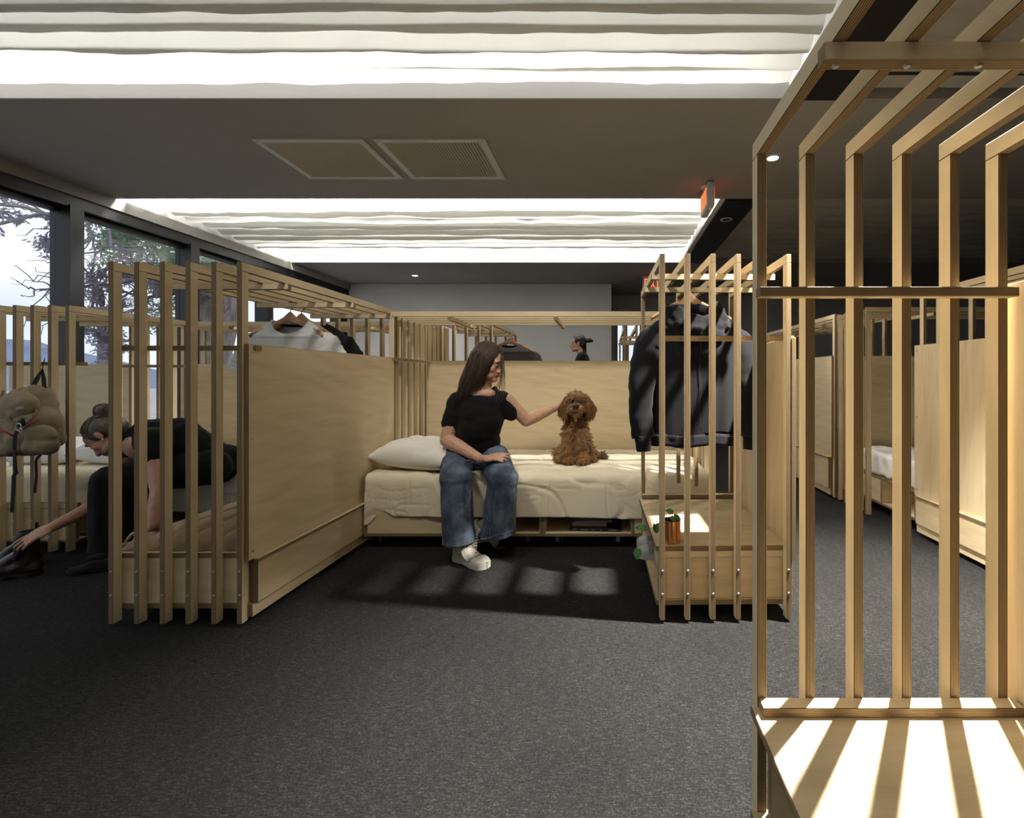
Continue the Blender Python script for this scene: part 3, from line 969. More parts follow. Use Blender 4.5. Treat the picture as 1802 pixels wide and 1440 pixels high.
w = slatted(t, 6, 0.108, 1.52, 1.615, zback=0.345, rails=(0.30, 0.62, 1.2), mid=1.2)
ply('side_panel', t, (-0.022, 0.012, 0.268), (-0.002, 1.54, 1.266), 0, 2)
ply('lower_panel', t, (-0.034, 0.045, 0.085), (-0.002, 1.51, 0.255), 0, 1)
ply('ledge', t, (-0.040, 0.04, 0.255), (-0.002, 1.515, 0.2675), 2, 1)
ply('plinth', t, (-0.024, 0.03, 0.03), (-0.002, 1.515, 0.084), 0, 1)
ply('bench_top', t, (0.0, SLAT_D, 0.297), (w, 1.50, 0.318), 2, 0)
for z in (1.23, .79, .31):
    screw(t, (-0.0225, 1.515, z), 'x-')

# ---- 10, 11. screens beyond the headboard
t = thing('slatted_screen', 'far birch plywood screen holding a charcoal jacket above the headboard', 'bed screen', (-1.452, 4.06, 0), 0, 'birch plywood bed screens')
w = slatted(t, 5, 0.1078, 1.12, 1.545, rails=(0.50, 0.83))
t = thing('slatted_screen', 'farthest birch plywood screen in front of the bright glazed door', 'bed screen', (0.145, 4.35, 0), 0, 'birch plywood bed screens')
w = slatted(t, 5, 0.108, 1.85, 1.535, rails=(0.7, 1.3, 1.7), mid=None)

# ---- beds -----------------------------------------------------------------
def bed_frame(label, loc, L, Wd, openings, rz=0.0, z0=0.078, z1=0.288):
    """local: X along the bed, front at y = 0"""
    t = thing('storage_bed', label, 'bed', loc, rz, 'low birch plywood bed bases')
    T = 0.019
    ply('bottom_board', t, (0, 0, z0), (L, Wd, z0 + T), 2, 0)
    ply('top_board', t, (0, 0, z1 - T), (L, Wd, z1), 2, 0)
    ply('back_board', t, (T, Wd - T, z0 + T), (L - T, Wd, z1 - T), 1, 0)
    ply('end_board', t, (0, 0, z0 + T), (T, Wd, z1 - T), 0, 1)
    ply('end_board', t, (L - T, 0, z0 + T), (L, Wd, z1 - T), 0, 1)
    xs = sorted(set([x for o in openings for x in o]))
    closed = []
    prev = T
    for a, b in openings:
        if a - prev > 0.06:
            closed.append((prev, a - T))
        prev = b + T
    if L - T - prev > 0.06:
        closed.append((prev, L - T))
    for a, b in closed:
        ply('front_board', t, (a, 0.0, z0 + T), (b, T, z1 - T), 1, 0)
    for x in xs:
        if T * 2 < x < L - 2 * T:
            left = any(abs(o[0] - x) < 1e-6 for o in openings)
            a = x - T if left else x
            ply('divider', t, (a, 0.0, z0 + T), (a + T, Wd - T, z1 - T), 0, 1)
    return t
t = bed_frame('low birch plywood bed base with open cubbies under the seated woman', (-1.492, 2.885, 0), 2.15, 0.96, [(0.72, 1.07), (1.108, 1.635)])
for x in (0.09, 0.66, 1.00, 1.185, 1.56, 2.1):
    caster(t, (x, 0.045, 0.0185), 0.9)
for x in (0.09, 1.0, 2.1):
    caster(t, (x, 0.85, 0.0185), 0.4)
t = bed_frame('low birch plywood bed base with an open cubby under the bent woman', (-4.02, 2.93, 0), 2.42, 0.62, [(0.72, 1.40), (1.44, 2.0)], z0=0.07)
for x in (0.1, 0.66, 0.95, 1.36, 2.3):
    caster(t, (x, 0.05, 0.0105), 0.7)
for x in (0.1, 1.2, 2.3):
    caster(t, (x, 0.52, 0.0105), 0.4)
t = bed_frame('low birch plywood bed base with an open cubby facing the right aisle', (2.085, 3.95, 0), 0.79, 1.9, [(0.36, 0.74)], -PI / 2)
for x in (0.06, 0.72):
    caster(t, (x, 0.06, 0.0185), 0.6)
    caster(t, (x, 1.9, 0.0185), 0.6)
# ================================================================== bedding
SHEET = cloth_mat('cream_linen_sheet', (0.75, 0.675, 0.505), 0.95, 350, 0.06, 0, 0.05, 4, 0.35)
PILLOWC = cloth_mat('white_cotton_pillowcase', (0.78, 0.75, 0.68), 0.9, 700, 0.03, 0, 0.05, 5, 0.15)
WHITEC = cloth_mat('white_cotton_sheet', (0.78, 0.77, 0.75), 0.9, 500, 0.04, 0, 0.05, 5, 0.2)
MATTRESS = cloth_mat('mattress_ticking', (0.55, 0.53, 0.48), 0.95, 300, 0.05)
def mattress(label, lo, hi):
    s = [b - a for a, b in zip(lo, hi)]
    return tag(put('mattress', chamfer_mesh('mattress', s, 0.03, MATTRESS, 3), None, [(a + b) / 2 for a, b in zip(lo, hi)]), label, 'mattress', 'mattresses on the bed bases')
def cz(x, d):
    """pressed fold lines and a few crumples of the hanging cloth"""
    r = 0.0
    for k, xk in enumerate((-1.22, -0.80, -0.35, 0.0, 0.36, -2.9, -2.5, -2.1, -3.4)):
        r += 0.0045 * math.exp(-((x - xk - .01 * math.sin(d * 14 + k)) / 0.006) ** 2)
    q = abs(nz(x * 5.5 + d * 9, d * 13 - x * 3, 41.0))
    m = smooth01(.05, .35, nz(x * 2.1, d * 4, 77.0))
    return r + 0.005 * m * max(0, 1 - q / 0.10)
def drape(label, x0, x1, y0, y1, ztop, hem, right_drop=0.0, left_drop=0.0, seed=0, m=None, nu=170, nv=70, top_amp=0.007, fold=0.014, hemfn=None, loc=None):
    """a sheet over a mattress: flat on top, over a rounded front edge and down to the hem"""
    R = 0.045
    def prof(d, flat):          # distance along the cloth -> (horizontal, drop)
        if d <= flat - R: return d, 0.0
        a = (d - (flat - R)) / R
        if a < PI / 2: return flat - R + R * math.sin(a), R * (1 - math.cos(a))
        return flat, R + (d - (flat - R) - R * PI / 2)
    LY = (y1 - y0); LX = (x1 - x0)
    ext = R * PI / 2 - R
    def fn(s, q):
        dxl = left_drop + (ext if left_drop else 0); dxr = right_drop + (ext if right_drop else 0)
        tot = LX + dxl + dxr
        a = s * tot - dxl
        if a < LX / 2:
            h, dx = prof(LX / 2 - a, LX / 2) if left_drop else (LX / 2 - a, 0.0)
            x = x0 + LX / 2 - h
        else:
            h, dx = prof(a - LX / 2, LX / 2) if right_drop else (a - LX / 2, 0.0)
            x = x0 + LX / 2 + h
        dr = hemfn(x) if hemfn else (ztop - hem)
        b = q * (LY + dr + ext)
        h, dy = prof(b, LY)
        y = y1 - h
        d = max(dx, dy)
        z = ztop - d
        side = min(1.0, d / 0.06)
        w = nz(x * 4.2, seed + 3.1, d * 2.0) * fold + nz(x * 11, seed + 8, d * 5) * fold * 0.35
        top = top_amp * nz(x * 5, y * 5, seed) + top_amp * 0.35 * nz(x * 17, y * 13, seed + 5)
        cr = abs(nz(x * 2.3 + (y - d) * 1.2, (y - d) * 2.7 - x * .6, seed + 17))
        top -= 0.006 * max(0, 1 - cr / 0.05)           # pressed creases
        if dy >= dx:
            y -= (w + 0.006 - 0.010 * max(0, 1 - cr / 0.05) - cz(x, d)) * side + 0.012 * side * d / 0.2
        else:
            x += (nz(y * 5, seed, d * 2) * fold + 0.006) * side * (1 if x > (x0 + x1) / 2 else -1)
        z += top * (1 - side)
        return (x, y, z)
    v, f = gridvf(nu, nv, fn)
    o = put('bed_sheet', mesh('bed_sheet', v, f, m or SHEET, smooth=True))
    md = o.modifiers.new('t', 'SOLIDIFY'); md.thickness = 0.003; md.offset = 1
    apply_mods(o)
    return tag(o, label, 'sheet', 'bed sheets')
mattress('pale ticking mattress under the cream sheet of the made bed', (-1.488, 2.905, 0.290), (0.645, 3.87, 0.448))
def hem1(x):
    return 0.212 + 0.050 * smooth01(-1.40, -1.47, x) - 0.028 * math.exp(-((x + 1.375) / 0.05) ** 2) + 0.004 * nz(x * 3, 1) + 0.008 * smooth01(-.3, .1, x)
drape('cream linen sheet draped over the front of the made bed', -1.488, 0.652, 2.888, 3.875, 0.4575, 0.246, right_drop=0.165, seed=2, hemfn=hem1, nu=460, nv=150)
def pillow(label, loc, a, b, h, rz=0, tilt=(0, 0), seed=0, m=None, group='pillows on the beds'):
    n = 46
    def side(sgn):
        def fn(s, t):
            x, y = s * 2 - 1, t * 2 - 1
            e = max(0, (1 - abs(x) ** 2.6)) ** 0.55 * max(0, (1 - abs(y) ** 2.6)) ** 0.55
            px = a * x * (1 - 0.10 * (1 - y * y) * x * x); py = b * y * (1 - 0.10 * (1 - x * x) * y * y)
            wr = nz(x * 3, y * 3, seed) * 0.012 + 0.010 * (1 - abs(nz(x * 4 + y * 2, y * 5 - x, seed + 9)) * 2.2) * (abs(x) * abs(y)) ** .6
            z = h * e * (0.60 if sgn > 0 else -0.40) + wr * min(1, e * 3) * (1 if sgn > 0 else -.4)
            return (px, py, z)
        return fn
    v1, f1 = gridvf(n, n, side(1)); v2, f2 = gridvf(n, n, side(-1))
    v, f = join([(v1, f1), (v2, [tuple(reversed(q)) for q in f2])])
    me = mesh('pillow', v, f, m or PILLOWC, smooth=True)
    bm = bmesh.new(); bm.from_mesh(me); bmesh.ops.remove_doubles(bm, verts=bm.verts, dist=1e-5); bm.to_mesh(me); bm.free()
    me.polygons.foreach_set('use_smooth', [True] * len(me.polygons))
    o = put('pillow', me, None, loc, (tilt[0], tilt[1], rz))
    return tag(o, label, 'pillow', group)
pillow('plump white pillow at the left end of the made bed', (-1.205, 3.13, 0.535), 0.295, 0.215, 0.20, -0.22, (0.02, 0.05), 3)

# left bed
mattress('pale ticking mattress under the sheet of the left bed', (-4.00, 2.955, 0.282), (-1.615, 3.54, 0.448))
drape('cream sheet on the left bed behind the backpack and the bent woman', -4.00, -1.612, 2.935, 3.545, 0.4575, 0.262, seed=11, nu=220, nv=60, top_amp=0.009)
pillow('white pillow at the left end of the left bed, the one nearer the window', (-3.87, 3.33, 0.525), 0.20, 0.17, 0.16, 0.2, (0.15, 0), 5, WHITEC)
pillow('rumpled white pillow right beside the bent woman', (-3.42, 3.33, 0.530), 0.25, 0.18, 0.17, -0.15, (0.12, 0.06), 8, WHITEC)
# fringed throw on the right end of the left bed
v, f = gridvf(30, 40, lambda s, q: (-2.46 + 0.62 * s + 0.01 * nz(q * 4, s * 3),
     (3.50 - 0.575 * min(1, q / 0.72)) - (0.012 if q > 0.72 else 0) - 0.006 * nz(s * 9, q * 5),
     0.470 + 0.006 * nz(s * 7, q * 9, 4) - max(0, q - 0.72) / 0.28 * 0.14))
t = put('throw_blanket', mesh('throw_blanket', v, f, WHITEC, smooth=True))
tag(t, 'white fringed throw over the edge of the left bed behind the bent woman', 'blanket')
md = t.modifiers.new('s', 'SOLIDIFY'); md.thickness = 0.004; md.offset = 1; apply_mods(t)
rr = random.Random(4); pth = []
for i in range(70):
    x = -2.455 + 0.61 * i / 69; z = 0.332; y = 2.912
    p = [(x, y, z)]
    for k in range(4):
        p.append((p[-1][0] + rr.gauss(0, .004), y + rr.gauss(0, .003), z - 0.024 * (k + 1)))
    pth.append(p)
v, f = strandsvf(pth, 0.0028, 0.0022, 5)
tag(put('fringe', mesh('fringe', v, f, WHITEC, smooth=True), t), kind='stuff')
# right-hand bed, seen across the aisle
mattress('pale ticking mattress of the unmade bed beyond the right aisle', (2.10, 3.175, 0.290), (3.95, 3.935, 0.44))
v, f = gridvf(70, 60, lambda s, q: (2.092 + 1.85 * max(0, s - .10) / .9 - (0.008 if s < .1 else 0) + 0.012 * nz(q * 9, s * 20, 3) * (s < .12),
     3.165 + 0.775 * q, 0.458 + 0.022 * nz(s * 14, q * 7, 2) + 0.014 * nz(s * 30, q * 15, 5) + 0.010 - (0.165 * (1 - s / .10) if s < .10 else 0)))
o = put('bed_sheet', mesh('bed_sheet', v, f, WHITEC, smooth=True))
md = o.modifiers.new('s', 'SOLIDIFY'); md.thickness = 0.004; md.offset = 1; apply_mods(o)
tag(o, 'rumpled white sheet on the bed beyond the right aisle', 'sheet', 'bed sheets')

# tan quilt folded on the bench of the left screen
QUILT = mat('tan_quilted_cotton', (0.30, 0.215, 0.125), 0.9, 0.12, sheen=0.2, var=0.10, scale=20, bump=0.1)
def quilt_fn(s, q):
    # s across the bench (left to right), q around the folded pile from the front foot over the top to the back
    x = -2.105 + 0.56 * s
    y = 2.035 + 0.60 * q
    top = 0.315 + 0.088 * smooth01(-0.03, 0.55, s) + 0.02 * math.sin(s * 9) * .3
    prof = min(1, max(0, math.sin(PI * min(1, q * 1.02)) ) ** 0.42)
    u_ = s * 4.2 + q * 3.4; w_ = s * 4.2 - q * 3.4
    seam = min(abs(math.sin(PI * u_)), abs(math.sin(PI * w_)))
    puff = 0.030 * (min(1, seam * 1.8) ** 0.5)
    z = 0.303 + (top - 0.303) * prof + puff * prof + 0.018 * nz(s * 4, q * 4, 3) * prof
    return (x + 0.006 * nz(q * 8, s * 3), y + 0.01 * nz(s * 6, 2), z)
v, f = gridvf(110, 80, quilt_fn)
v2 = [(p[0], p[1], 0.3025) for p in v]
nW = 111
rim = [i for i in range(nW)] + [j * nW + 110 for j in range(1, 81)] + [80 * nW + i for i in range(109, -1, -1)] + [j * nW for j in range(79, 0, -1)]
k = len(v)
fs = list(f) + [tuple(reversed([i + k for i in q])) for q in f] + [(rim[i], rim[i] + k, rim[(i + 1) % len(rim)] + k, rim[(i + 1) % len(rim)]) for i in range(len(rim))]
t = tag(put('quilted_blanket', mesh('quilted_blanket', v + v2, fs, QUILT, smooth=True)), 'tan quilted blanket bunched on the bench of the left screen', 'blanket')
lines = []
for sg in (1, -1):
    for k in range(-4, 9):
        pts = []
        for i in range(61):
            s_ = i / 60
            q_ = sg * (k - 4.2 * s_) / 3.4
            if .04 < q_ < .96:
                p = quilt_fn(s_, q_); pts.append((p[0], p[1], p[2] + .0005))
        if len(pts) > 3:
            lines.append(tubevf(pts, .0024, 5))
lv, lf = join(lines)
tag(put('stitching', mesh('stitching', lv, lf, mat('brown_quilt_stitch', (.13, .09, .05), .9, .1), smooth=True), t), kind='stuff')
v, f = gridvf(14, 30, lambda s, q: (-2.118 - 0.055 * math.sin(q * PI * .8) - 0.006, 2.055 + 0.15 * s + 0.02 * q + .01 * nz(q * 6, s * 3), 0.318 - 0.195 * q + 0.008 * nz(s * 4, q * 5)))
o = put('hanging_corner', mesh('hanging_corner', v, f, QUILT, smooth=True), t)
md = o.modifiers.new('s', 'SOLIDIFY'); md.thickness = 0.022; md.offset = 0
md = o.modifiers.new('b', 'SUBSURF'); md.levels = 1; apply_mods(o)

# ================================================================== hangers and clothes
BEECH = mat('beech_hanger_wood', (0.40, 0.245, 0.135), 0.45, 0.35, var=0.15, scale=14, stretch=(0.3, 3, 3))
BLACKM = mat('black_steel_wire', (0.02, 0.02, 0.022), 0.35, 0.5, 0.6)
def hanger(label, loc, rz, hook_h, span=0.44, group=None):
    """loc is the point where the hook hangs; the wooden arms lie hook_h below"""
    t = thing('clothes_hanger', label, 'hanger', loc, rz, group)
    pts = [(0.020 * math.cos(a) + 0.0, 0, 0.020 * math.sin(a) - 0.016) for a in [PI * (1.08 - 1.28 * i / 12) for i in range(13)]]
    pts = [(p[0] - 0.0, p[1], p[2]) for p in pts]
    pts += [(0.012, 0, -0.035), (0.0, 0, -0.050), (0, 0, -hook_h)]
    tube('hook', pts, 0.0022, BLACKM, t, 8)
    def fn(s, q):
        x = (s * 2 - 1) * span / 2
        a = abs(x) / (span / 2)
        zc = -hook_h - 0.012 - 0.105 * a ** 1.25 + 0.012 * math.exp(-(a / .12) ** 2)
        hh = 0.020 * (1 - 0.45 * a) + 0.012 * math.exp(-(a / .16) ** 2); dd = 0.0075 + 0.009 * smooth01(.55, 1, a)
        ang = 2 * PI * q
        return (x, dd * math.cos(ang) - 0.03 * a * a, zc + hh * math.sin(ang))
    v, f = gridvf(40, 14, fn)
    n = 41
    f = f + [tuple(j * n for j in range(14))] + [tuple(j * n + 40 for j in range(13, -1, -1))]
    put('arms', mesh('arms', v, f, BEECH, smooth=True), t)
    return t
def garment(name, label, loc, rz, w, L, d, m, neck_w, neck_front, neck_back, drop, sleeve, seed, cat='shirt', taper=1.0, rib=None, group=None, scale_hem=0.0):
    """hanging top: local z = 0 at the base of the neck, hem at -L; front faces -Y"""
    t = thing(name, label, cat, loc, rz, group)
    nU, nV = 96, 60
    def fn(s, q):
        a = 2 * PI * s
        c, sn = math.cos(a), math.sin(a)
        cx = math.copysign(abs(c) ** 0.75, c); sy = math.copysign(abs(sn) ** 0.9, sn)
        # q 0 hem .. 1 neck
        if q < 0.72:
            hw = w / 2 * (taper + (1 - taper) * q / 0.72) ; z = -L + (L - drop) * (q / 0.72); dep = d * (0.75 + 0.3 * math.sin(PI * q / .72 * .8))
        else:
            k = (q - 0.72) / 0.28
            hw = w / 2 + (neck_w / 2 - w / 2) * (k ** 1.15); z = -drop + (drop - (neck_front if sn < 0 else neck_back) * abs(sn) ** 1.2) * (k ** 0.85); dep = d * (1.0 - 0.35 * k)
        x = hw * cx; y = dep * sy
        fz = min(1, (1 - q) * 2.0 + .15)
        fo = 0.020 * nz(x * 7, z * 1.4, seed) + 0.010 * nz(x * 17, z * 2.2, seed + 6)
        y += fo * fz * (1 if sn > 0 else 1)
        z += scale_hem * nz(x * 4, seed) * (1 - q)
        return (x, y, z)
    v, f = gridvf(nU, nV, fn, True)
    o = put('body', mesh('body', v, f, m, smooth=True), t)
    md = o.modifiers.new('s', 'SOLIDIFY'); md.thickness = 0.003; md.offset = -1; apply_mods(o)
    for sx in (-1, 1):
        p0 = V((sx * (w / 2 - 0.085), 0, -drop * 0.95)); pts = [p0] + [V((sx * p[0], p[1], p[2])) for p in sleeve['path']]
        r0, r1 = sleeve['r']
        def sf(s, q, pts=pts, sx=sx):
            k = q * (len(pts) - 1); i = min(int(k), len(pts) - 2); fr = k - i
            c = pts[i].lerp(pts[i + 1], fr)
            tg = (pts[i + 1] - pts[i]).normalized()
            nx = V((tg.z, 0, -tg.x)).normalized(); ny = V((0, 1, 0))
            r = (r0 + (r1 - r0) * q) * (0.55 + 0.45 * smooth01(0, .22, q))
            a = 2 * PI * s
            fo = 1 + 0.16 * nz(q * 5, math.cos(a) * 1.2, seed + sx * 7) + 0.10 * nz(q * 14, math.sin(a) * 2, seed + sx)
            p = c + (nx * math.cos(a) * r + ny * math.sin(a) * r * sleeve.get('flat', 0.6)) * fo
            return (p.x, p.y, p.z)
        v, f = gridvf(24, 40, sf, True)
        o = put('sleeve', mesh('sleeve', v, f, m, smooth=True), t)
        md = o.modifiers.new('s', 'SOLIDIFY'); md.thickness = 0.003; md.offset = -1; apply_mods(o)
        if sleeve.get('cuff'):
            e = pts[-1]; dr = (pts[-1] - pts[-2]).normalized()
            rc = r1 * 0.72
            vv, ff = tubevf([e - dr * 0.01, e + dr * 0.02, e + dr * 0.06, e + dr * 0.068], [rc * 1.12, rc, rc * .96, rc * .9], 18)
            vv = [(p[0], p[1] * 1.0, p[2]) for p in vv]
            put('cuff', mesh('cuff', vv, ff, rib or m, smooth=True), t)
    return t
TEE = cloth_mat('white_jersey', (0.70, 0.70, 0.70), 0.9, 900, 0.03, 0.15, 0.05, 5, 0.1)
BLACKJ = cloth_mat('black_jersey', (0.010, 0.010, 0.011), 0.9, 900, 0.15, 0, 0.05, 5, 0.1)
RIB = cloth_mat('black_neck_rib', (0.012, 0.012, 0.014), 0.95, 1200, 0.1)
h = hanger('wooden hanger of the white tee, hooked on the roof rail of the left screen', (-1.915, 2.842, 1.502), 0.05, 0.085, 0.42, 'wooden hangers on the left screen')
g = garment('tee_shirt', 'white crew-neck tee with a black neck rib on a hanger behind the solid side panel', (-1.915, 2.842, 1.398), 0.05, 0.45, 0.66, 0.065, TEE, 0.21, 0.088, 0.012, 0.105, {'path': [(0.215, 0, -0.165), (0.262, 0, -0.25), (0.278, 0, -0.315)], 'r': (0.080, 0.088), 'flat': .5}, 3)
pts = [(0.108 * math.cos(a), 0.044 * math.sin(a) + .004, -0.004 - (0.088 if math.sin(a) < 0 else 0.014) * abs(math.sin(a)) ** 1.1) for a in [2 * PI * i / 40 for i in range(41)]]
tube('neck_rib', pts, 0.0065, TEE, g, 8)
tube('inner_rib', [(0.100 * math.cos(a), 0.042, -0.018 - 0.012 * math.sin(a)) for a in [PI * i / 20 for i in range(21)]], 0.009, RIB, g, 8)
hanger('second wooden hanger close behind the white tee, carrying a black top', (-1.885, 2.90, 1.502), 0.05, 0.085, 0.42, 'wooden hangers on the left screen')
garment('black_top', 'black top on a hanger just behind the white tee', (-1.882, 2.985, 1.395), 0.05, 0.48, 0.62, 0.045, BLACKJ, 0.20, 0.05, 0.015, 0.10, {'path': [(0.225, 0, -0.165), (0.265, 0, -0.25), (0.278, 0, -0.33)], 'r': (0.075, 0.075), 'flat': .45}, 8)

HOOD = cloth_mat('faded_black_sweat_cloth', (0.0095, 0.0095, 0.012), 0.95, 700, 0.22, 0, 0.06, 5, 0.25)
HOODR = cloth_mat('black_ribbed_hem', (0.010, 0.010, 0.013), 0.95, 300, 0.2, 0, 0.06, 9, 0.5)
STITCH = mat('grey_seam_thread', (0.035, 0.035, 0.04), 0.9, 0.1)
HX, HY, HZ = 0.455, 2.475, 1.405
h = hanger('wooden hanger of the black hoodie on the roof rail of the right screen', (HX - 0.02, 2.545, 1.548), 0.0, 0.085, 0.43)
h.rotation_euler = (0.0, 0, 0.12)
h.location = (HX - 0.02, 2.515, 1.5625)
g = garment('hooded_sweatshirt', 'faded black hoodie on a wooden hanger inside the right screen', (HX, HY, HZ), 0.10, 0.50, 0.655, 0.085, HOOD, 0.20, 0.05, 0.03, 0.10, {'path': [(0.245, -0.01, -0.19), (0.285, -0.03, -0.36), (0.295, -0.04, -0.52), (0.285, -0.05, -0.66)], 'r': (0.085, 0.055), 'cuff': 1, 'flat': .75}, 12, 'hoodie', taper=0.93, rib=HOODR, scale_hem=0.03)
# ribbed hem
v, f = gridvf(80, 4, lambda s, q: (0.232 * math.copysign(abs(math.cos(2 * PI * s)) ** .75, math.cos(2 * PI * s)), 0.066 * math.copysign(abs(math.sin(2 * PI * s)) ** .9, math.sin(2 * PI * s)) + .012 * nz(math.cos(2 * PI * s) * 3, 5), -0.645 - 0.062 * q + .012 * nz(math.cos(2 * PI * s) * 2, 12)), True)
o = put('hem_band', mesh('hem_band', v, f, HOODR, smooth=True), g)
md = o.modifiers.new('s', 'SOLIDIFY'); md.thickness = 0.006; md.offset = 0; apply_mods(o)
# the hood lies folded in a thick collar on the shoulders
pr = []
ring = [2 * PI * i / 16 for i in range(17)]
def hp(a, r, z): return V((r * 0.132 * math.cos(a), 0.068 * math.sin(a) * r - 0.012, z))
for i in range(16):
    a, b = ring[i], ring[i + 1]
    za = lambda q: -0.012 - 0.055 * max(0, -math.sin(q)) + 0.02 * max(0, math.sin(q))
    pr.append(cap(hp(a, 1, za(a)), hp(b, 1, za(b)), 0.034, 0.034))
    pr.append(cap(hp(a, 1.18, za(a) - 0.045), hp(b, 1.18, za(b) - 0.045), 0.036, 0.036))
pr += [cap((0.10, -0.03, 0.01), (0.125, -0.06, -0.08), 0.04, 0.045), cap((-0.10, -0.04, -0.01), (-0.10, -0.075, -0.10), 0.035, 0.04), cap((-0.09, -0.085, -0.13), (0.10, -0.09, -0.14), 0.035, 0.035)]
me = fuse('hood', pr, 0.008, HOOD, 5, disp=lambda c: 0.010 * nz(c[0] * 16, c[2] * 26, 4) + 0.005 * nz(c[0] * 40, c[2] * 50, 9))
put('hood', me, g)
tube('seam', [(0.0 + .004 * math.sin(i), -0.093 - .004, -0.16 - 0.46 * i / 14) for i in range(15)], 0.0016, STITCH, g, 5)
tube('seam', [(x / 20 * 0.225, -0.0725 - 0.02 * (1 - abs(x / 20)) ** .5, -0.652 + .01 * nz(x * .1, 3)) for x in range(-19, 20)], 0.0018, STITCH, g, 5)
v, f = boxvf((-0.055, 0.03, -0.03), (0.05, 0.002, 0.03))
put('neck_label', mesh('neck_label', v, f, TEE), g)

CHAR = cloth_mat('charcoal_wool', (0.05, 0.05, 0.052), 0.95, 400, 0.15, 0, 0.3)
hanger('wooden hanger of the charcoal jacket on the far screen', (-1.02, 4.905, 1.5095), 0.0, 0.075, 0.52)
garment('jacket', 'charcoal jacket on a wooden hanger beyond the headboard', (-1.02, 4.905, 1.408), 0.0, 0.50, 0.62, 0.07, CHAR, 0.20, 0.05, 0.02, 0.10, {'path': [(0.27, 0, -0.18), (0.285, 0, -0.36), (0.285, 0, -0.5)], 'r': (0.08, 0.055)}, 15, 'jacket')
v, f = lathevf([(0.0, 0), (0.012, -0.004), (0.016, -0.03), (0.0, -0.034)], 12)
t = thing('price_tag', 'small orange tag dangling from the roof of the far screen', 'tag', (-0.995, 4.92, 1.469))
put('tag', mesh('tag', v, f, mat('orange_card', (0.75, 0.16, 0.03), 0.6)), t)
tube('string', [(0, 0, 0), (0.0, 0.0, 0.018)], 0.001, STITCH, t, 5)
# dark bag in the lamplit screen on the right
g = garment('dark_coat', 'black coat hanging inside the lamplit screen across the right aisle', (2.50, 2.90, 1.40), 0.3, 0.44, 0.62, 0.06, BLACKJ, 0.16, 0.04, 0.02, 0.12, {'path': [(0.23, 0, -0.2), (0.24, 0, -0.38), (0.24, 0, -0.5)], 'r': (0.075, 0.055)}, 21, 'coat')
tube('loop', [(0.0, 0, -0.02), (-0.005, 0, 0.05), (0.0, 0, 0.125)], 0.005, BLACKM, g, 6)
# ================================================================== people and the dog
SKIN = skin_mat('fair_skin', (0.50, 0.29, 0.20))
SKIN2 = skin_mat('warm_skin', (0.47, 0.26, 0.18))
LIP = mat('lip_tone', (0.36, 0.12, 0.10), 0.45, 0.4)
EYEW = mat('eye_white', (0.70, 0.68, 0.66), 0.2, 0.5)
IRIS = mat('brown_iris', (0.04, 0.02, 0.012), 0.2, 0.5)
NAIL = mat('pink_nail', (0.42, 0.16, 0.14), 0.3, 0.5)
BROWNH = mat('dark_brown_hair', (0.046, 0.030, 0.019), 0.5, 0.35, var=0.5, scale=60, stretch=(4, 4, 0.4))
GREYH = mat('greying_brown_hair', (0.13, 0.105, 0.085), 0.45, 0.5, var=0.6, scale=70, stretch=(1, 3, 3))
BLACKH = mat('black_hair', (0.010, 0.009, 0.009), 0.4, 0.5)
DENIM = denim_mat()
THREAD = mat('pale_denim_thread', (0.20, 0.20, 0.20), 0.9, 0.1)
BLACKT = cloth_mat('black_cotton_tee', (0.0065, 0.0065, 0.007), 0.9, 900, 0.15, 0, 0.05, 5, 0.1)
BLACKP = cloth_mat('black_trouser_cloth', (0.008, 0.008, 0.009), 0.95, 500, 0.2, 0, 0.05, 8, 0.3)
CANVAS = cloth_mat('worn_cream_canvas', (0.50, 0.46, 0.38), 0.9, 500, 0.15, 0, 0.05, 20, 0.3)
SOLE = mat('off_white_rubber_sole', (0.56, 0.54, 0.48), 0.6, 0.3, var=0.15, scale=40)
DSOLE = mat('dark_tread', (0.05, 0.048, 0.045), 0.8, 0.2)
LACE = mat('cream_lace', (0.60, 0.57, 0.49), 0.9, 0.1)

def frame(fwd, up):
    f = V(fwd).normalized(); r = f.cross(V(up)).normalized(); u = r.cross(f)
    return Matrix((r, f, u)).transposed()            # columns: right, forward, up
def head_prims(c, R, s=1.0, tg=0, lip=1):
    P = lambda x, y, z: V(c) + R @ (V((x, y, z)) * s)
    E = lambda x, y, z, a, b, d, t=tg: ell(P(x, y, z), (a * s, b * s, d * s), R, t)
    pr = [E(0, -0.018, 0.038, .072, .092, .080), E(0, 0.035, 0.030, .060, .052, .062),
          E(0, 0.030, -0.045, .056, .058, .062), E(0, 0.062, -0.092, .028, .024, .022),
          cap(P(0, .084, .008), P(0, .104, -.030), .0085 * s, .0125 * s, tg),
          E(.013, .092, -.036, .009, .012, .008), E(-.013, .092, -.036, .009, .012, .008),
          E(.038, .058, -.022, .023, .020, .026), E(-.038, .058, -.022, .023, .020, .026),
          E(.028, .076, .026, .026, .012, .008), E(-.028, .076, .026, .026, .012, .008),
          E(0, .086, -.058, .023, .011, .0055, lip), E(0, .084, -.067, .020, .011, .006, lip),
          E(.029, .069, .009, .0170, .0140, .0105), E(-.029, .069, .009, .0170, .0140, .0105),
          E(.074, -.008, -.008, .008, .017, .030), E(-.074, -.008, -.008, .008, .017, .030),
          E(.040, .025, -.070, .022, .045, .025), E(-.040, .025, -.070, .022, .045, .025)]
    return pr
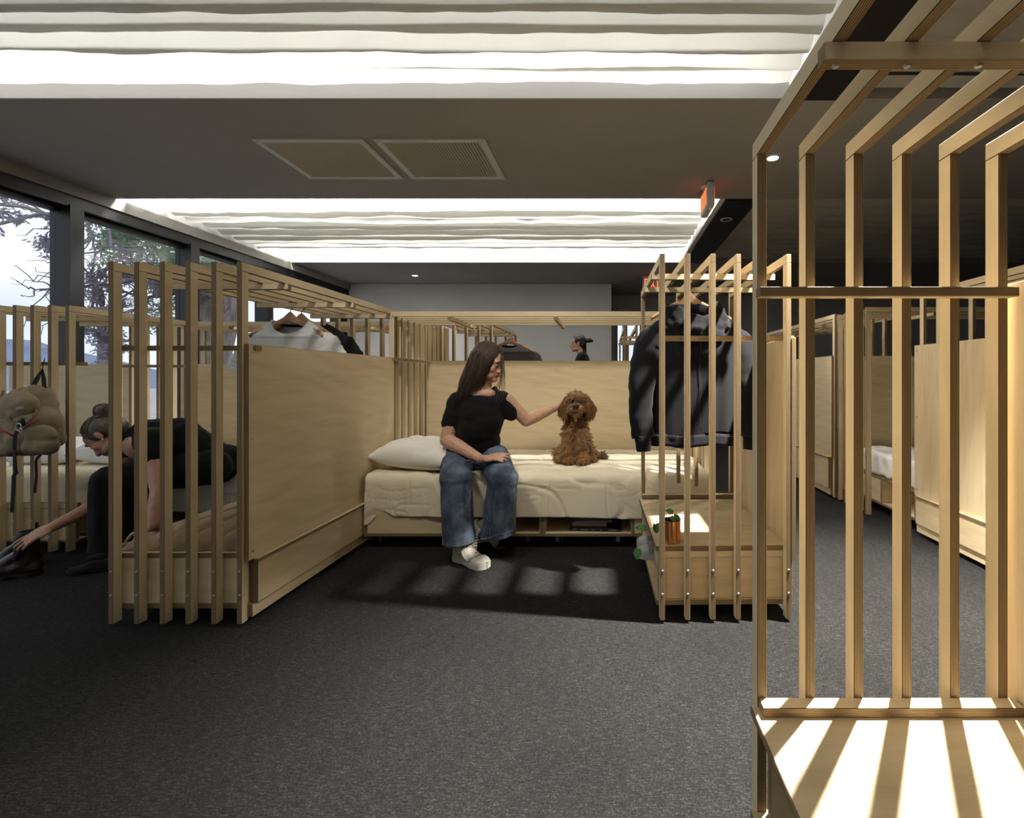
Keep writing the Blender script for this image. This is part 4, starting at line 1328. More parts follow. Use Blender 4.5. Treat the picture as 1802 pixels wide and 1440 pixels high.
def add_eyes(parent, c, R, s=1.0, skin=None):
    for sx in (-1, 1):
        p = V(c) + R @ (V((sx * .029, .0735, .004)) * s)
        bm = bmesh.new(); bmesh.ops.create_uvsphere(bm, u_segments=16, v_segments=12, radius=.0105 * s)
        e = put('eye', from_bm('eye', bm, EYEW, True), parent, p)
        bm = bmesh.new(); bmesh.ops.create_uvsphere(bm, u_segments=14, v_segments=10, radius=.0066 * s)
        put('iris', from_bm('iris', bm, IRIS, True), e, R @ V((0, .0056 * s, -.0015)))
        v, f = [], []
        a = []
        ls = [V(c) + R @ (V((sx * (.029 + .015 * math.cos(PI * k / 8)), .0835 - .004 * abs(math.cos(PI * k / 8)), -.0015 - .003 * math.sin(PI * k / 8))) * s) for k in range(9)]
        tube('eyelash', ls, .0011 * s, BLACKH, parent, 5)
        for k in range(9):
            q = PI * k / 8
            a.append(V(c) + R @ (V((sx * (.029 + .020 * math.cos(q)), .083 + .003 * math.sin(q), .022 + .006 * math.sin(q))) * s))
        tube('eyebrow', a, .0017 * s, BLACKH if s < .99 else BROWNH, parent, 6)
def hand_prims(wrist, palm, fdir, pnorm, thumb_side, s=1.0, curl=0.35, spread=0.14, tg=0):
    """wrist and palm-centre points; fdir towards the fingertips, pnorm out of the back of the hand"""
    f = V(fdir).normalized(); n = V(pnorm); n = (n - f * n.dot(f)).normalized(); sd = f.cross(n) * thumb_side
    R = Matrix((sd, f, n)).transposed()
    palm = V(palm)
    pr = [ell(palm, (.038 * s, .046 * s, .014 * s), R, tg), cap(V(wrist), palm - f * .025 * s, .023 * s, .021 * s, tg),
          ell(palm + sd * .024 * s - f * .018 * s - n * .006 * s, (.017 * s, .030 * s, .014 * s), R, tg)]
    tips = []
    for k, (off, L) in enumerate(((.027, .070), (.0095, .079), (-.0085, .073), (-.0255, .056))):
        a = spread * (1.3, .35, -.45, -1.35)[k]
        d = (f * math.cos(a) + sd * math.sin(a)).normalized()
        p = palm + f * .036 * s + sd * off * s
        prev = palm + sd * off * .55 * s
        pr.append(cap(prev, p, .0098 * s, .0096 * s, tg))
        c = curl * (.35 + .12 * k)
        for j, (fr, r0, r1) in enumerate(((.46, .0092, .0084), (.31, .0083, .0076), (.23, .0075, .0062))):
            dd = (d * math.cos(c) - n * math.sin(c))
            q = p + dd * L * fr * s
            pr.append(cap(p, q, r0 * s, r1 * s, tg)); p = q; c += curl * .75
        tips.append((p, dd, n * math.cos(c) + d * math.sin(c)))
    b = palm + sd * .030 * s - f * .022 * s - n * .004 * s
    d1 = (sd * .75 + f * .65 - n * .25).normalized(); m1 = b + d1 * .038 * s
    d2 = (sd * .35 + f * .92 - n * .25).normalized(); m2 = m1 + d2 * .030 * s; m3 = m2 + (d2 - n * .15).normalized() * .022 * s
    pr += [cap(b, m1, .0125 * s, .0100 * s, tg), cap(m1, m2, .0096 * s, .0088 * s, tg), cap(m2, m3, .0086 * s, .0068 * s, tg)]
    return pr, tips
def nails(parent, tips, s=1.0):
    for p, d, n in tips:
        R = Matrix((d.cross(n), d, n)).transposed()
        bm = bmesh.new(); bmesh.ops.create_icosphere(bm, subdivisions=2, radius=1)
        me = from_bm('nail', bm, NAIL, True)
        me.transform(Matrix.Translation(p + n * .0045 * s - d * .001) @ R.to_4x4() @ Matrix.Diagonal((.0045 * s, .0065 * s, .0022 * s, 1)))
        put('nail', me, parent)
def cut_below(me, co, no):
    bm = bmesh.new(); bm.from_mesh(me)
    bmesh.ops.bisect_plane(bm, geom=bm.verts[:] + bm.edges[:] + bm.faces[:], plane_co=co, plane_no=no, clear_inner=True)
    bm.to_mesh(me); bm.free()
def shoe(parent, M, L=0.255, upm=None, solem=None, tread=None, hi=0.125, laces=True, name='shoe'):
    """toe towards local +X, sole on local z = 0; M places it in the parent's frame"""
    upm = upm or CANVAS; solem = solem or SOLE
    k = L / 0.255
    def outline(x):
        t = x / L
        w = 0.031 + 0.016 * smooth01(0.25, 0.72, t) - 0.004 * smooth01(.2, .45, t) * (1 - smooth01(.45, .7, t))
        e = min(1, max(0, 1 - ((abs(t - 0.5) - 0.34) / 0.16) ** 2) ** .5) if abs(t - .5) > .34 else 1
        return max(0.0008, w * e) * k
    def off(x): return 0.008 * math.sin(PI * x / L) * k
    def uf(s, q):
        x = 0.004 + (L - 0.008) * s
        t = s
        top = 0.098 - 0.046 * smooth01(.28, .72, t) - 0.022 * smooth01(.72, 1.0, t)
        hw = outline(x)
        a = PI * q
        return (x, off(x) + hw * math.copysign(abs(math.cos(a)) ** .7, math.cos(a)), 0.022 * k + (top - .022) * k * math.sin(a) ** .75 * min(1, hw / .02))
    v, f = gridvf(44, 18, uf)
    me = mesh('upper', v, f, upm, smooth=True); me.transform(M)
    sh = put(name, me, parent)
    # shaft
    if hi:
        rings = []
        def sf(s, q):
            a = 2 * PI * s
            z = 0.05 + (hi - .05) * q
            cx = 0.066 - 0.010 * q; rx = 0.058 - 0.012 * q; ry = 0.036 - 0.002 * q
            return ((cx + rx * math.cos(a)) * k, ry * math.sin(a) * k + .002, z * k)
        v, f = gridvf(24, 10, sf, True)
        me = mesh('shaft', v, f, upm, smooth=True); me.transform(M)
        o = put('shaft', me, sh)
        md = o.modifiers.new('s', 'SOLIDIFY'); md.thickness = .004; apply_mods(o)
    def so(s, q):
        x = L * (1 - math.cos(PI * s)) / 2
        hw = outline(x) * 1.07 + .0015
        prof = [(-1, 0.0), (-1, 0.026), (0, 0.028), (1, 0.026), (1, 0.0)]
        i = min(int(q * 4), 3); fr = q * 4 - i
        a, b = prof[i], prof[i + 1]
        return (x * 1.01 - .001, off(x) + hw * (a[0] * (1 - fr) + b[0] * fr), (a[1] * (1 - fr) + b[1] * fr) * k)
    v, f = gridvf(40, 8, so)
    me = mesh('sole', v, f, solem, smooth=False); me.transform(M); put('sole', me, sh)
    v, f = gridvf(40, 2, lambda s, q: (L * (1 - math.cos(PI * s)) / 2, off(L * (1 - math.cos(PI * s)) / 2) + (outline(L * (1 - math.cos(PI * s)) / 2) * 1.05) * (2 * q - 1), -0.0008))
    me = mesh('tread', v, f, tread or DSOLE); me.transform(M); put('tread', me, sh)
    if laces:
        def tf(s, q):
            x = L * (.80 + .195 * s); a = PI * q; hw = outline(x) * 1.05
            return (x, off(x) + hw * math.cos(a), 0.026 * k + 0.034 * k * (1 - .6 * s) * math.sin(a) ** .8 * min(1, hw / .02))
        v, f = gridvf(12, 14, tf)
        me = mesh('toe_cap', v, f, solem, smooth=True); me.transform(M); put('toe_cap', me, sh)
        parts = []
        for i in range(6):
            x = (0.098 + .017 * i) * k; z = (.100 - .0062 * i) * k
            for sg in (-1, 1):
                parts.append(tubevf([(x, -.020 * sg * k, z - .008), (x + .004, 0, z + .003), (x + .012, .020 * sg * k, z - .013)], .0024, 5))
        parts.append(tubevf([(.075 * k, .0, .118 * k), (.085 * k, .02, .125 * k), (.095 * k, .035, .10 * k), (.09 * k, .042, .07 * k)], .002, 5))
        parts.append(tubevf([(.075 * k, .0, .118 * k), (.09 * k, -.02, .128 * k), (.10 * k, -.036, .105 * k)], .002, 5))
        v, f = join(parts)
        me = mesh('laces', v, f, LACE, smooth=True); me.transform(M); put('laces', me, sh)
    return sh
def place(pos, fwd, up=(0, 0, 1)):
    x = V(fwd).normalized(); z = V(up); z = (z - x * z.dot(x)).normalized(); y = z.cross(x)
    M = Matrix((x, y, z)).transposed().to_4x4(); M.translation = V(pos)
    return M

# ------------------------------------------------------------------ the seated woman
A = at
hc = A(860, 639, 2.99)
RH = frame((0.93, -0.28, -0.26), (0.12, -0.06, 1.0))
pr = head_prims(hc, RH, 0.98)
pr += [cap(A(849, 688, 3.01), A(854, 662, 3.015), .056, .050), ell(A(849, 694, 2.985), (.085, .05, .045)), ell(A(843, 735, 3.02), (.13, .075, .14)), ell(A(838, 785, 3.06), (.12, .08, .09))]
sR, eR, wR = A(801, 712, 3.0), A(787, 775, 2.96), A(846, 808, 2.77)
pr += [cap(sR, eR, .052, .046), cap(eR, eR.lerp(wR, .35), .046, .045), cap(eR.lerp(wR, .35), wR, .044, .027)]
hp1, tips1 = hand_prims(wR, A(864, 806, 2.745), A(893, 801, 2.70) - A(860, 806, 2.745), (0.1, -.45, .9), -1, 1.0, .30, .10)
pr += hp1
sL, eL, wL = A(893, 705, 3.03), A(926, 740, 3.08), A(975, 719, 3.25)
pr += [cap(sL, eL, .047, .043), cap(eL, eL.lerp(wL, .3), .042, .042), cap(eL.lerp(wL, .3), wL, .042, .026)]
hp2, tips2 = hand_prims(wL, A(989, 713, 3.315), A(1004, 709, 3.375) - A(989, 713, 3.315), (-.1, -.9, .3), 1, .95, .35, .12)
pr += hp2
t = thing('person', 'woman in black tee and wide blue jeans sitting on the made bed stroking the dog', 'person', (A(845, 800, 3.0).x, 3.0, 0))
base = t.location.copy()
def rel(me): me.transform(Matrix.Translation(-base)); return me
put('body', rel(fuse('body', pr, .0042, [SKIN, LIP], 7)), t)
g_ = thing  # (kept short)
ey = bpy.data.objects.new('face', None); link(ey, t); ey.location = -base
add_eyes(ey, hc, RH, .98)
nails(ey, tips1)
ey.name = 'face_detail'
# tee
pr = [ell(A(840, 776, 3.045), (.150, .122, .11)), ell(A(842, 752, 3.02), (.148, .128, .13)), ell(A(844, 728, 3.015), (.150, .122, .12)), ell(A(849, 742, 3.0), (.135, .110, .10)), ell(A(846, 708, 3.0), (.135, .085, .07)),
      cap(A(810, 706, 3.01), A(884, 702, 3.03), .060, .057), cap(A(834, 692, 3.01), A(866, 690, 3.02), .045, .045),
      cap(A(806, 708, 3.0), A(794, 744, 2.985), .068, .064), cap(A(884, 706, 3.03), A(899, 726, 3.04), .061, .055)]
me = fuse('tee_shirt', pr, .006, BLACKT, 22, disp=lambda c: .005 * nz(c[0] * 9, c[2] * 16, 3) + .004 * nz(c[0] * 22, c[2] * 30, 6))
# open neckline
bm = bmesh.new(); bm.from_mesh(me)
nc = A(851, 676, 2.985)
dead = [v for v in bm.verts if ((v.co.x - nc.x) / .072) ** 2 + ((v.co.y - nc.y) / .085) ** 2 + ((v.co.z - nc.z) / .056) ** 2 < 1]
bmesh.ops.delete(bm, geom=dead, context='VERTS'); bm.to_mesh(me); bm.free()
put('tee_shirt', rel(me), t)
# jeans
hR, hL = A(803, 806, 3.05), A(870, 806, 3.06)
kR, kL = A(803, 842, 2.72), A(884, 842, 2.70)
aR, aL = A(811, 985, 2.68), A(872, 985, 2.755)
pr = [ell(A(838, 800, 3.08), (.168, .125, .10)), cap(hR, kR, .100, .088), cap(hL, kL, .100, .088), ell(kR, (.092, .085, .085)), ell(kL, (.092, .085, .085)),
      cap(kR, kR.lerp(aR, .5), .085, .090), cap(kR.lerp(aR, .5), aR, .090, .104), cap(kL, kL.lerp(aL, .5), .085, .093), cap(kL.lerp(aL, .5), aL, .093, .108)]
def jd(c):
    z = c[2]
    lo = smooth01(.55, .15, z)
    return (.010 * nz(c[0] * 14, c[1] * 14, z * 2.5) + .005 * nz(c[0] * 34, c[1] * 34, z * 7)) * (.5 + .7 * lo) + .004 * nz(c[0] * 8, z * 40, 2) * smooth01(.35, .5, z)
me = fuse('jeans', pr, .006, DENIM, 6, disp=jd)
cut_below(me, A(840, 951, 2.68), V((-0.10, 0.0, 1)).normalized())
jn = put('jeans', rel(me), t)
md = jn.modifiers.new('s', 'SOLIDIFY'); md.thickness = .004; md.offset = -1; apply_mods(jn)
jn.data.polygons.foreach_set('use_smooth', [True] * len(jn.data.polygons))
# hems, seams and waistband follow the denim surface
from mathutils.bvhtree import BVHTree
dg = bpy.context.evaluated_depsgraph_get()
bvh = BVHTree.FromPolygons([v.co.copy() for v in jn.data.vertices], [tuple(p.vertices) for p in jn.data.polygons])
def cling(pts, lift=.002):
    out_ = []
    for p in pts:
        r = bvh.find_nearest(V(p))
        out_.append(r[0] + (V(p) - r[0]).normalized() * lift if (V(p) - r[0]).length > 1e-6 else r[0])
    return out_
for k_, a_, n_ in ((kR, aR, 1), (kL, aL, -1)):
    o_ = V((-n_ * .10, -.02, 0))
    ptsw = [k_.lerp(a_, q / 16) + V((n_ * -.12, -.03, 0)) - base for q in range(2, 15)]
    tube('side_seam', cling(ptsw, .0008), .0011, THREAD, jn, 5)
    ptsi = [k_.lerp(a_, q / 16) + V((n_ * .05, -.16, 0)) - base for q in range(2, 15)]
    tube('inseam', cling(ptsi, .0008), .0010, THREAD, jn, 5)
    zc = A(840, 947, 2.68).z + .012
    cc = k_.lerp(a_, .83)
    ring_ = [V((cc.x + .2 * math.cos(2 * PI * q / 40), cc.y + .2 * math.sin(2 * PI * q / 40), zc + .10 * (cc.x + .11 * math.cos(2 * PI * q / 40) - A(840, 951, 2.68).x))) - base for q in range(41)]
    tube('hem_stitch', cling(ring_, .001), .0013, THREAD, jn, 5)
tube('fly_seam', cling([A(840 + 3 * math.sin(q), 786 + q * 1.8, 2.80) - base for q in range(8)], .002), .0018, THREAD, jn, 5)
# bracelet
wv = (A(864, 806, 2.745) - wR).normalized()
nx_ = wv.orthogonal().normalized(); ny_ = wv.cross(nx_)
tube('bracelet', [wR + wv * .006 + (nx_ * math.cos(2 * PI * q / 24) + ny_ * math.sin(2 * PI * q / 24)) * .0285 - base for q in range(25)], .0022, mat('silver_beads', (.7, .69, .66), .25, .5, .8), t, 6)
for q in range(3):
    bm = bmesh.new(); bmesh.ops.create_icosphere(bm, subdivisions=2, radius=.0042)
    put('bead', from_bm('bead', bm, EYEW, True), t, wR + wv * .006 + V((0, -.012 + .004 * q, .027 - .008 * q)) - base)
# shoes
p0 = A(799, 985, 2.72); p0.z = .003
d_ = V((.82, -.50, 0))
M = place(p0, d_)
shoe(t, Matrix.Translation(-base) @ M, .262)
pts_ank = [M @ V((.062, .002, .085)), M @ V((.058, .002, .19))]
p1 = A(851, 962, 2.86); 
M2 = place((0, 0, 0), V((.38, -.74, -.36)), V((.72, .20, .62)))
M2.translation = A(846, 946, 2.765) - M2 @ V((.064, 0, .13))
low_ = min((M2 @ V((x, y, 0))).z for x in (.05, .15, .25) for y in (-.045, .045))
M2.translation.z += .003 - low_
shoe(t, Matrix.Translation(-base) @ M2, .252)
SOCK = cloth_mat('grey_sock', (.16, .15, .13), .95, 400)
tube('sock', [M @ V((.064, .002, .07)) - base, M @ V((.060, .002, .13)) - base, kR.lerp(aR, .80) - base, kR.lerp(aR, .66) - base], .036, SOCK, t, 14)
tube('sock', [M2 @ V((.064, .002, .06)) - base, M2 @ V((.058, .002, .13)) - base, kL.lerp(aL, .78) - base, kL.lerp(aL, .64) - base], .034, SOCK, t, 14)
# hair: a shell over the skull that falls behind the shoulder, and long strands on it
Hh = lambda x, y, z: hc + RH @ V((x, y, z))
pr = [ell(Hh(0, -.025, .045), (.084, .098, .086), RH), ell(Hh(.0, -.055, .0), (.080, .075, .09), RH)]
for a_, b_, ra, rb in ((Hh(.055, .016, .03), A(846, 668, 2.935), .040, .026), (Hh(.05, -.03, .03), A(828, 672, 2.955), .055, .036), (A(828, 672, 2.955), A(812, 692, 2.945), .036, .016),
                       (Hh(.0, -.08, .02), A(820, 672, 3.03), .06, .045), (A(820, 672, 3.03), A(808, 700, 3.07), .045, .02), (Hh(.05, -.06, 0), A(826, 680, 2.96), .05, .03)):
    pr.append(cap(a_, b_, ra, rb))
hr = put('hair', rel(fuse('hair', pr, .006, BROWNH, 7)), t)
rr = random.Random(5); paths = []
hb = BVHTree.FromPolygons([v.co.copy() for v in hr.data.vertices], [tuple(p.vertices) for p in hr.data.polygons])
def hairline(P0, P1, P2, n=9, lift=.003):
    o_ = []
    for i in range(n):
        s = i / (n - 1)
        p = P0 * (1 - s) ** 2 + P1 * 2 * s * (1 - s) + P2 * s * s - base
        r = hb.find_nearest(p)
        if s < .8 and (p - r[0]).length < .05:
            p = r[0] + r[1] * (lift + rr.uniform(0, .004))
        o_.append(p)
    return o_
for i in range(900):
    q = rr.random()
    P0 = Hh(rr.gauss(.0, .008), rr.uniform(-.06, .068), .135)
    u2 = 806 + 44 * q + rr.gauss(0, 3); v2 = 700 - 30 * q + rr.gauss(0, 6)
    y2 = 2.945 - .02 * math.sin(q * PI) + (rr.random() < .4) * rr.uniform(0, .12)
    P2 = A(u2, v2, y2)
    P1 = A(833 + 43 * q + rr.gauss(0, 3), 632 + rr.gauss(0, 6), 2.86 + rr.uniform(0, .05))
    paths.append(hairline(P0, P1, P2))
for i in range(20):       # the lock that falls forward on the far side of the face
    P0 = Hh(rr.gauss(-.03, .012), rr.uniform(.01, .05), .120)
    P2 = A(868 + rr.gauss(6, 7), 702 + rr.gauss(0, 7), 2.885 + rr.gauss(0, .01))
    P1 = A(891 + rr.gauss(0, 1.5), 662 + rr.gauss(0, 8), 2.93 + rr.gauss(0, .012))
    pth = []
    for k in range(11):
        s = k / 10
        pth.append(P0 * (1 - s) ** 2 + P1 * 2 * s * (1 - s) + P2 * s * s - base)
    paths.append(pth)
v, f = strandsvf(paths, .0019, .0007, 3)
tag(put('hair_strands', mesh('hair_strands', v, f, BROWNH, smooth=True), hr), kind='stuff')

# ------------------------------------------------------------------ the dog
FUR = mat('red_brown_fur', (0.29, 0.150, 0.052), 0.75, 0.25, sheen=0.3, var=0.45, scale=26)
FURD = mat('dark_red_fur', (0.20, 0.100, 0.036), 0.8, 0.2, var=0.4, scale=30)
NOSE = mat('black_dog_nose', (0.010, 0.009, 0.009), 0.35, 0.5)
dp = A(1016, 812, 3.33); dp.z = .4585
t = thing('dog', 'small curly red-brown dog sitting on the made bed facing the room', 'dog', dp, 0)
base = dp.copy()
pr = [ell(A(1015, 782, 3.42), (.085, .10, .125)), ell(A(1014, 754, 3.36), (.066, .075, .10)), ell(A(992, 799, 3.40), (.060, .09, .052)), ell(A(1036, 800, 3.40), (.060, .09, .052)),
      cap(A(1003, 760, 3.29), A(1000, 800, 3.235), .034, .033), cap(A(1026, 760, 3.28), A(1025, 803, 3.215), .034, .034),
      ell(A(1001, 808, 3.225), (.036, .055, .024)), ell(A(1024, 810, 3.205), (.038, .055, .024)), ell(A(985, 806, 3.30), (.030, .05, .022)), ell(A(1042, 807, 3.30), (.030, .05, .022)),
      cap(A(1014, 745, 3.33), A(1015, 722, 3.30), .055, .055)]
dh = A(1015, 712, 3.28)
pr += [ell(dh + V((0, .02, .022)), (.072, .075, .066)), ell(dh + V((0, -.065, -.024)), (.052, .056, .036)), ell(dh + V((.028, -.092, -.026)), (.032, .030, .028)), ell(dh + V((-.028, -.092, -.026)), (.032, .030, .028)), ell(dh + V((0, -.078, -.060)), (.036, .036, .020)),
       ell(dh + V((0, -.04, .060)), (.055, .04, .028))]
me = fuse('body', pr, .006, FUR, 6)
dog_me = me
tailp = [A(1040, 803, 3.44), A(1052, 804, 3.43), A(1064, 802, 3.42)]
me.transform(Matrix.Translation(-base))
body = put('body', me, t)
ears = []
for sx, u0 in ((-1, 996), (1, 1035)):
    e0 = dh + V((sx * .062, .015, .035)); e1 = dh + V((sx * .088, -.005, -.015)); e2 = dh + V((sx * .082, -.015, -.062))
    m2 = fuse('ear', [cap(e0, e1, .026, .032), cap(e1, e2, .033, .024)], .006, FURD, 5)
    m2.transform(Matrix.Translation(-base)); ears.append(put('ear', m2, t))
m2 = fuse('tail', [cap(tailp[0], tailp[1], .020, .018), cap(tailp[1], tailp[2], .018, .012)], .005, FUR, 4)
m2.transform(Matrix.Translation(-base)); tail = put('tail', m2, t)
def fur(src, n, length, curl, seed, droop=.5, skip=None, r0=.0026):
    r = np.random.default_rng(seed)
    me = src.data; m = len(me.polygons)
    ar = np.empty(m); me.polygons.foreach_get('area', ar)
    ce = np.empty(m * 3); me.polygons.foreach_get('center', ce); ce = ce.reshape(-1, 3)
    no = np.empty(m * 3); me.polygons.foreach_get('normal', no); no = no.reshape(-1, 3)
    ids = r.choice(m, n, p=ar / ar.sum())
    paths = []
    for i in ids:
        p = ce[i] + r.normal(0, .002, 3); nn = no[i]
        L = length(ce[i]) * r.uniform(.7, 1.3)
        if L <= 0: continue
        # neighbouring strands share a wave so that they clump into curls
        c1 = nz(p[0] * 22, p[1] * 22, p[2] * 22) * 6.3; c2 = nz(p[0] * 22 + 9, p[1] * 22, p[2] * 22 + 4) * 6.3
        d = nn * .55 + np.array([0, 0, -droop]) + .55 * np.array([math.sin(c1), math.cos(c2) * .5, math.sin(c2) * .6])
        d /= np.linalg.norm(d) + 1e-9
        sd = np.cross(d, nn); sd /= np.linalg.norm(sd) + 1e-9
        pts = []; K = 5
        for k in range(K):
            s = k / (K - 1)
            w = curl * math.sin(s * 5.0 + c1)
            q = p + d * L * s + sd * w * s + nn * curl * .6 * math.cos(s * 5 + c2) * s + np.array([0, 0, -droop * .4 * L * s * s])
            q[2] = max(q[2], .001)
            pts.append(V(q))
        paths.append(pts)
    return strandsvf(paths, r0, .0007, 3)
zh = (dh - base)
def flen(c):
    d = V(c) - zh
    if d.length < .13 and c[2] > zh.z - .085:
        if d.y < -.075 and d.z < .0: return .009
        if d.y < -.02 and d.z < .035: return .011
        return .021
    return .035 if c[2] > .05 else .020
v, f = fur(body, 10500, flen, .010, 3, r0=.0034)
tag(put('fur', mesh('fur', v, f, FUR, smooth=True), body), kind='stuff')
for k, e in enumerate(ears):
    v, f = fur(e, 1100, lambda c: .026, .004, 20 + k, 1.1)
    tag(put('fur', mesh('fur', v, f, FURD, smooth=True), e), kind='stuff')
v, f = fur(tail, 800, lambda c: .026, .008, 31, .1)
tag(put('fur', mesh('fur', v, f, FUR, smooth=True), tail), kind='stuff')
bm = bmesh.new(); bmesh.ops.create_icosphere(bm, subdivisions=3, radius=1); bmesh.ops.scale(bm, vec=(.020, .014, .015), verts=bm.verts)
put('nose', from_bm('nose', bm, NOSE, True), t, dh + V((0, -.128, -.004)) - base)
for sx in (-1, 1):
    bm = bmesh.new(); bmesh.ops.create_icosphere(bm, subdivisions=3, radius=.0135)
    put('eye', from_bm('eye', bm, NOSE, True), t, dh + V((sx * .031, -.074, .022)) - base)
tube('mouth', [dh + V((x * .030, -.122 + .012 * x * x, -.044 - .010 * abs(x))) - base for x in (-1, -.5, 0, .5, 1)], .0035, NOSE, t, 6)
v, f = tubevf([zh + V((.062 * math.cos(2 * PI * q / 30), .0 + .068 * math.sin(2 * PI * q / 30), -.088)) for q in range(31)], .006, 8)
put('collar', mesh('collar', v, f, BLACKM, smooth=True), t)
v, f = lathevf([(0, -.002), (.010, -.002), (.010, .002), (0, .002)], 16)
put('collar_tag', mesh('collar_tag', [(x, z, y) for x, y, z in v], f, mat('brass_tag', (.75, .55, .22), .3, .5, .9)), t, zh + V((0, -.085, -.102)))

# ------------------------------------------------------------------ the woman bending down on the left bed
hc = A(188, 768, 2.74)
R2 = frame((-0.50, -0.22, -0.84), (-0.80, -0.10, 0.52))
pr = head_prims(hc, R2, 1.0)
shN, shF = A(268, 776, 2.66), A(240, 772, 2.98)
pr += [cap(A(240, 776, 2.82), A(208, 772, 2.78), .060, .052), ell(A(270, 782, 2.82), (.13, .14, .10))]
eN, wN = A(283, 862, 2.57), A(270, 925, 2.50)
pr += [cap(shN, eN, .055, .046), cap(eN, eN.lerp(wN, .4), .045, .042), cap(eN.lerp(wN, .4), wN, .042, .027)]
h1, _t = hand_prims(wN, wN + V((-.03, -.03, -.055)), (-.3, -.2, -.9), (.2, -.9, .1), 1, 1.0, .35)
pr += h1
eF, wF = A(205, 872, 2.76), A(92, 928, 2.52)
pr += [cap(shF, eF, .050, .043), cap(eF, eF.lerp(wF, .4), .042, .040), cap(eF.lerp(wF, .4), wF, .040, .026)]
h2, tips2 = hand_prims(wF, wF.lerp(A(52, 949, 2.46), .45), A(48, 950, 2.46) - wF, (.15, -.5, .85), 1, 1.0, .22, .16)
pr += h2
t = thing('person', 'grey-haired woman with a bun bending from the left bed to reach a boot', 'person', (A(330, 800, 2.8).x, 2.8, 0))
base = t.location.copy()
put('body', rel(fuse('body', pr, .0045, [SKIN2, LIP], 4)), t)
fc = bpy.data.objects.new('face_detail', None); link(fc, t); fc.location = -base
add_eyes(fc, hc, R2, 1.0)
bm = bmesh.new(); bmesh.ops.create_icosphere(bm, subdivisions=2, radius=.005)
put('earring', from_bm('earring', bm, EYEW, True), fc, hc + R2 @ V((-.085, -.004, -.044)))
for sx in (1,):
    pass
pr = [cap(A(372, 812, 2.88), A(312, 774, 2.84), .125, .135), cap(A(312, 774, 2.84), A(262, 770, 2.82), .132, .110), cap(A(272, 778, 2.68), A(250, 776, 2.96), .085, .08),
      cap(A(268, 778, 2.665), A(274, 806, 2.63), .072, .068), cap(shF, shF.lerp(eF, .32), .066, .062), cap(A(248, 776, 2.82), A(222, 775, 2.80), .085, .062)]
me = fuse('tee_shirt', pr, .007, BLACKT, 7, disp=lambda c: .007 * nz(c[0] * 9, c[2] * 12, c[1] * 8) + .004 * nz(c[0] * 24, c[2] * 30, 6))
put('tee_shirt', rel(me), t)
hN2, hF2 = A(372, 822, 2.80), A(376, 818, 2.97)
kN, kF = A(196, 846, 2.62), A(212, 842, 2.84)
aN, aF = A(198, 990, 2.60), A(226, 985, 2.80)
pr = [ell(A(382, 815, 2.90), (.135, .15, .125)), cap(hN2, kN, .105, .086), cap(hF2, kF, .105, .086), cap(kN, aN, .088, .098), cap(kF, aF, .088, .098)]
me = fuse('trousers', pr, .007, BLACKP, 6, disp=lambda c: .008 * nz(c[0] * 12, c[1] * 12, c[2] * 3) + .004 * nz(c[0] * 30, c[1] * 30, c[2] * 8))
cut_below(me, V((0, 0, .115)), V((0, 0, 1)))
o = put('trousers', rel(me), t)
md = o.modifiers.new('s', 'SOLIDIFY'); md.thickness = .004; md.offset = -1; apply_mods(o)
BSOCK = cloth_mat('black_sock_knit', (.014, .014, .016), .95, 300)
for a_, d_ in ((A(205, 1000, 2.58), V((-.9, -.35, 0))), (A(232, 992, 2.74), V((-.9, -.30, 0)))):
    a_ = V((a_.x, a_.y, 0))
    d_ = d_.normalized()
    pr = [cap(a_ + V((0, 0, .04)), a_ + V((0, 0, .17)), .036, .040), cap(a_ + V((0, 0, .036)) - d_ * .02, a_ + d_ * .10 + V((0, 0, .034)), .034, .032), ell(a_ + d_ * .14 + V((0, 0, .024)), (.065, .042, .022), frame((-d_.y, d_.x, 0), (0, 0, 1)))]
    me = fuse('sock', pr, .005, BSOCK, 4)
    zm = min(v.co.z for v in me.vertices); me.transform(Matrix.Translation((0, 0, .001 - zm)))
    put('sock', rel(me), t)
# hair swept back into a bun
H2_ = lambda x, y, z: hc + R2 @ V((x, y, z))
bun = A(184, 723, 2.74)
pr = [ell(H2_(0, -.022, .042), (.081, .096, .084), R2), ell(H2_(0, -.06, .01), (.074, .062, .074), R2), cap(H2_(0, -.09, .04), bun, .035, .032), ell(bun, (.042, .044, .038)), ell(bun + V((.008, -.02, .012)), (.026, .024, .022)), ell(bun + V((-.015, -.005, .014)), (.024, .026, .022))]
me = fuse('hair', pr, .005, GREYH, 4)
# keep the face and the ears clear
bm = bmesh.new(); bm.from_mesh(me)
Ri = R2.transposed()
dead = []
for v in bm.verts:
    q = Ri @ (v.co - hc)
    if q.y > .052 - .25 * max(0, q.z - .05) and q.z < .085:
        dead.append(v)
bmesh.ops.delete(bm, geom=dead, context='VERTS'); bm.to_mesh(me); bm.free()
hr = put('hair', rel(me), t)
hb = BVHTree.FromPolygons([v.co.copy() for v in hr.data.vertices], [tuple(p.vertices) for p in hr.data.polygons])
paths = []
for i in range(800):
    a_ = rr.uniform(-1.0, 1.0)
    P0 = H2_(.078 * math.sin(a_ * 1.5), .062 - .05 * abs(a_), .105 * math.cos(a_ * 1.3) + .01)
    P1 = H2_(.085 * math.sin(a_ * 1.3), -.03, .12 * math.cos(a_) + .01)
    pth = []
    for k in range(8):
        s = k / 7
        p = P0 * (1 - s) ** 2 + P1 * 2 * s * (1 - s) + bun * s * s - base
        r_ = hb.find_nearest(p)
        pth.append(r_[0] + r_[1] * (.0015 + rr.uniform(0, .003)))
    paths.append(pth)
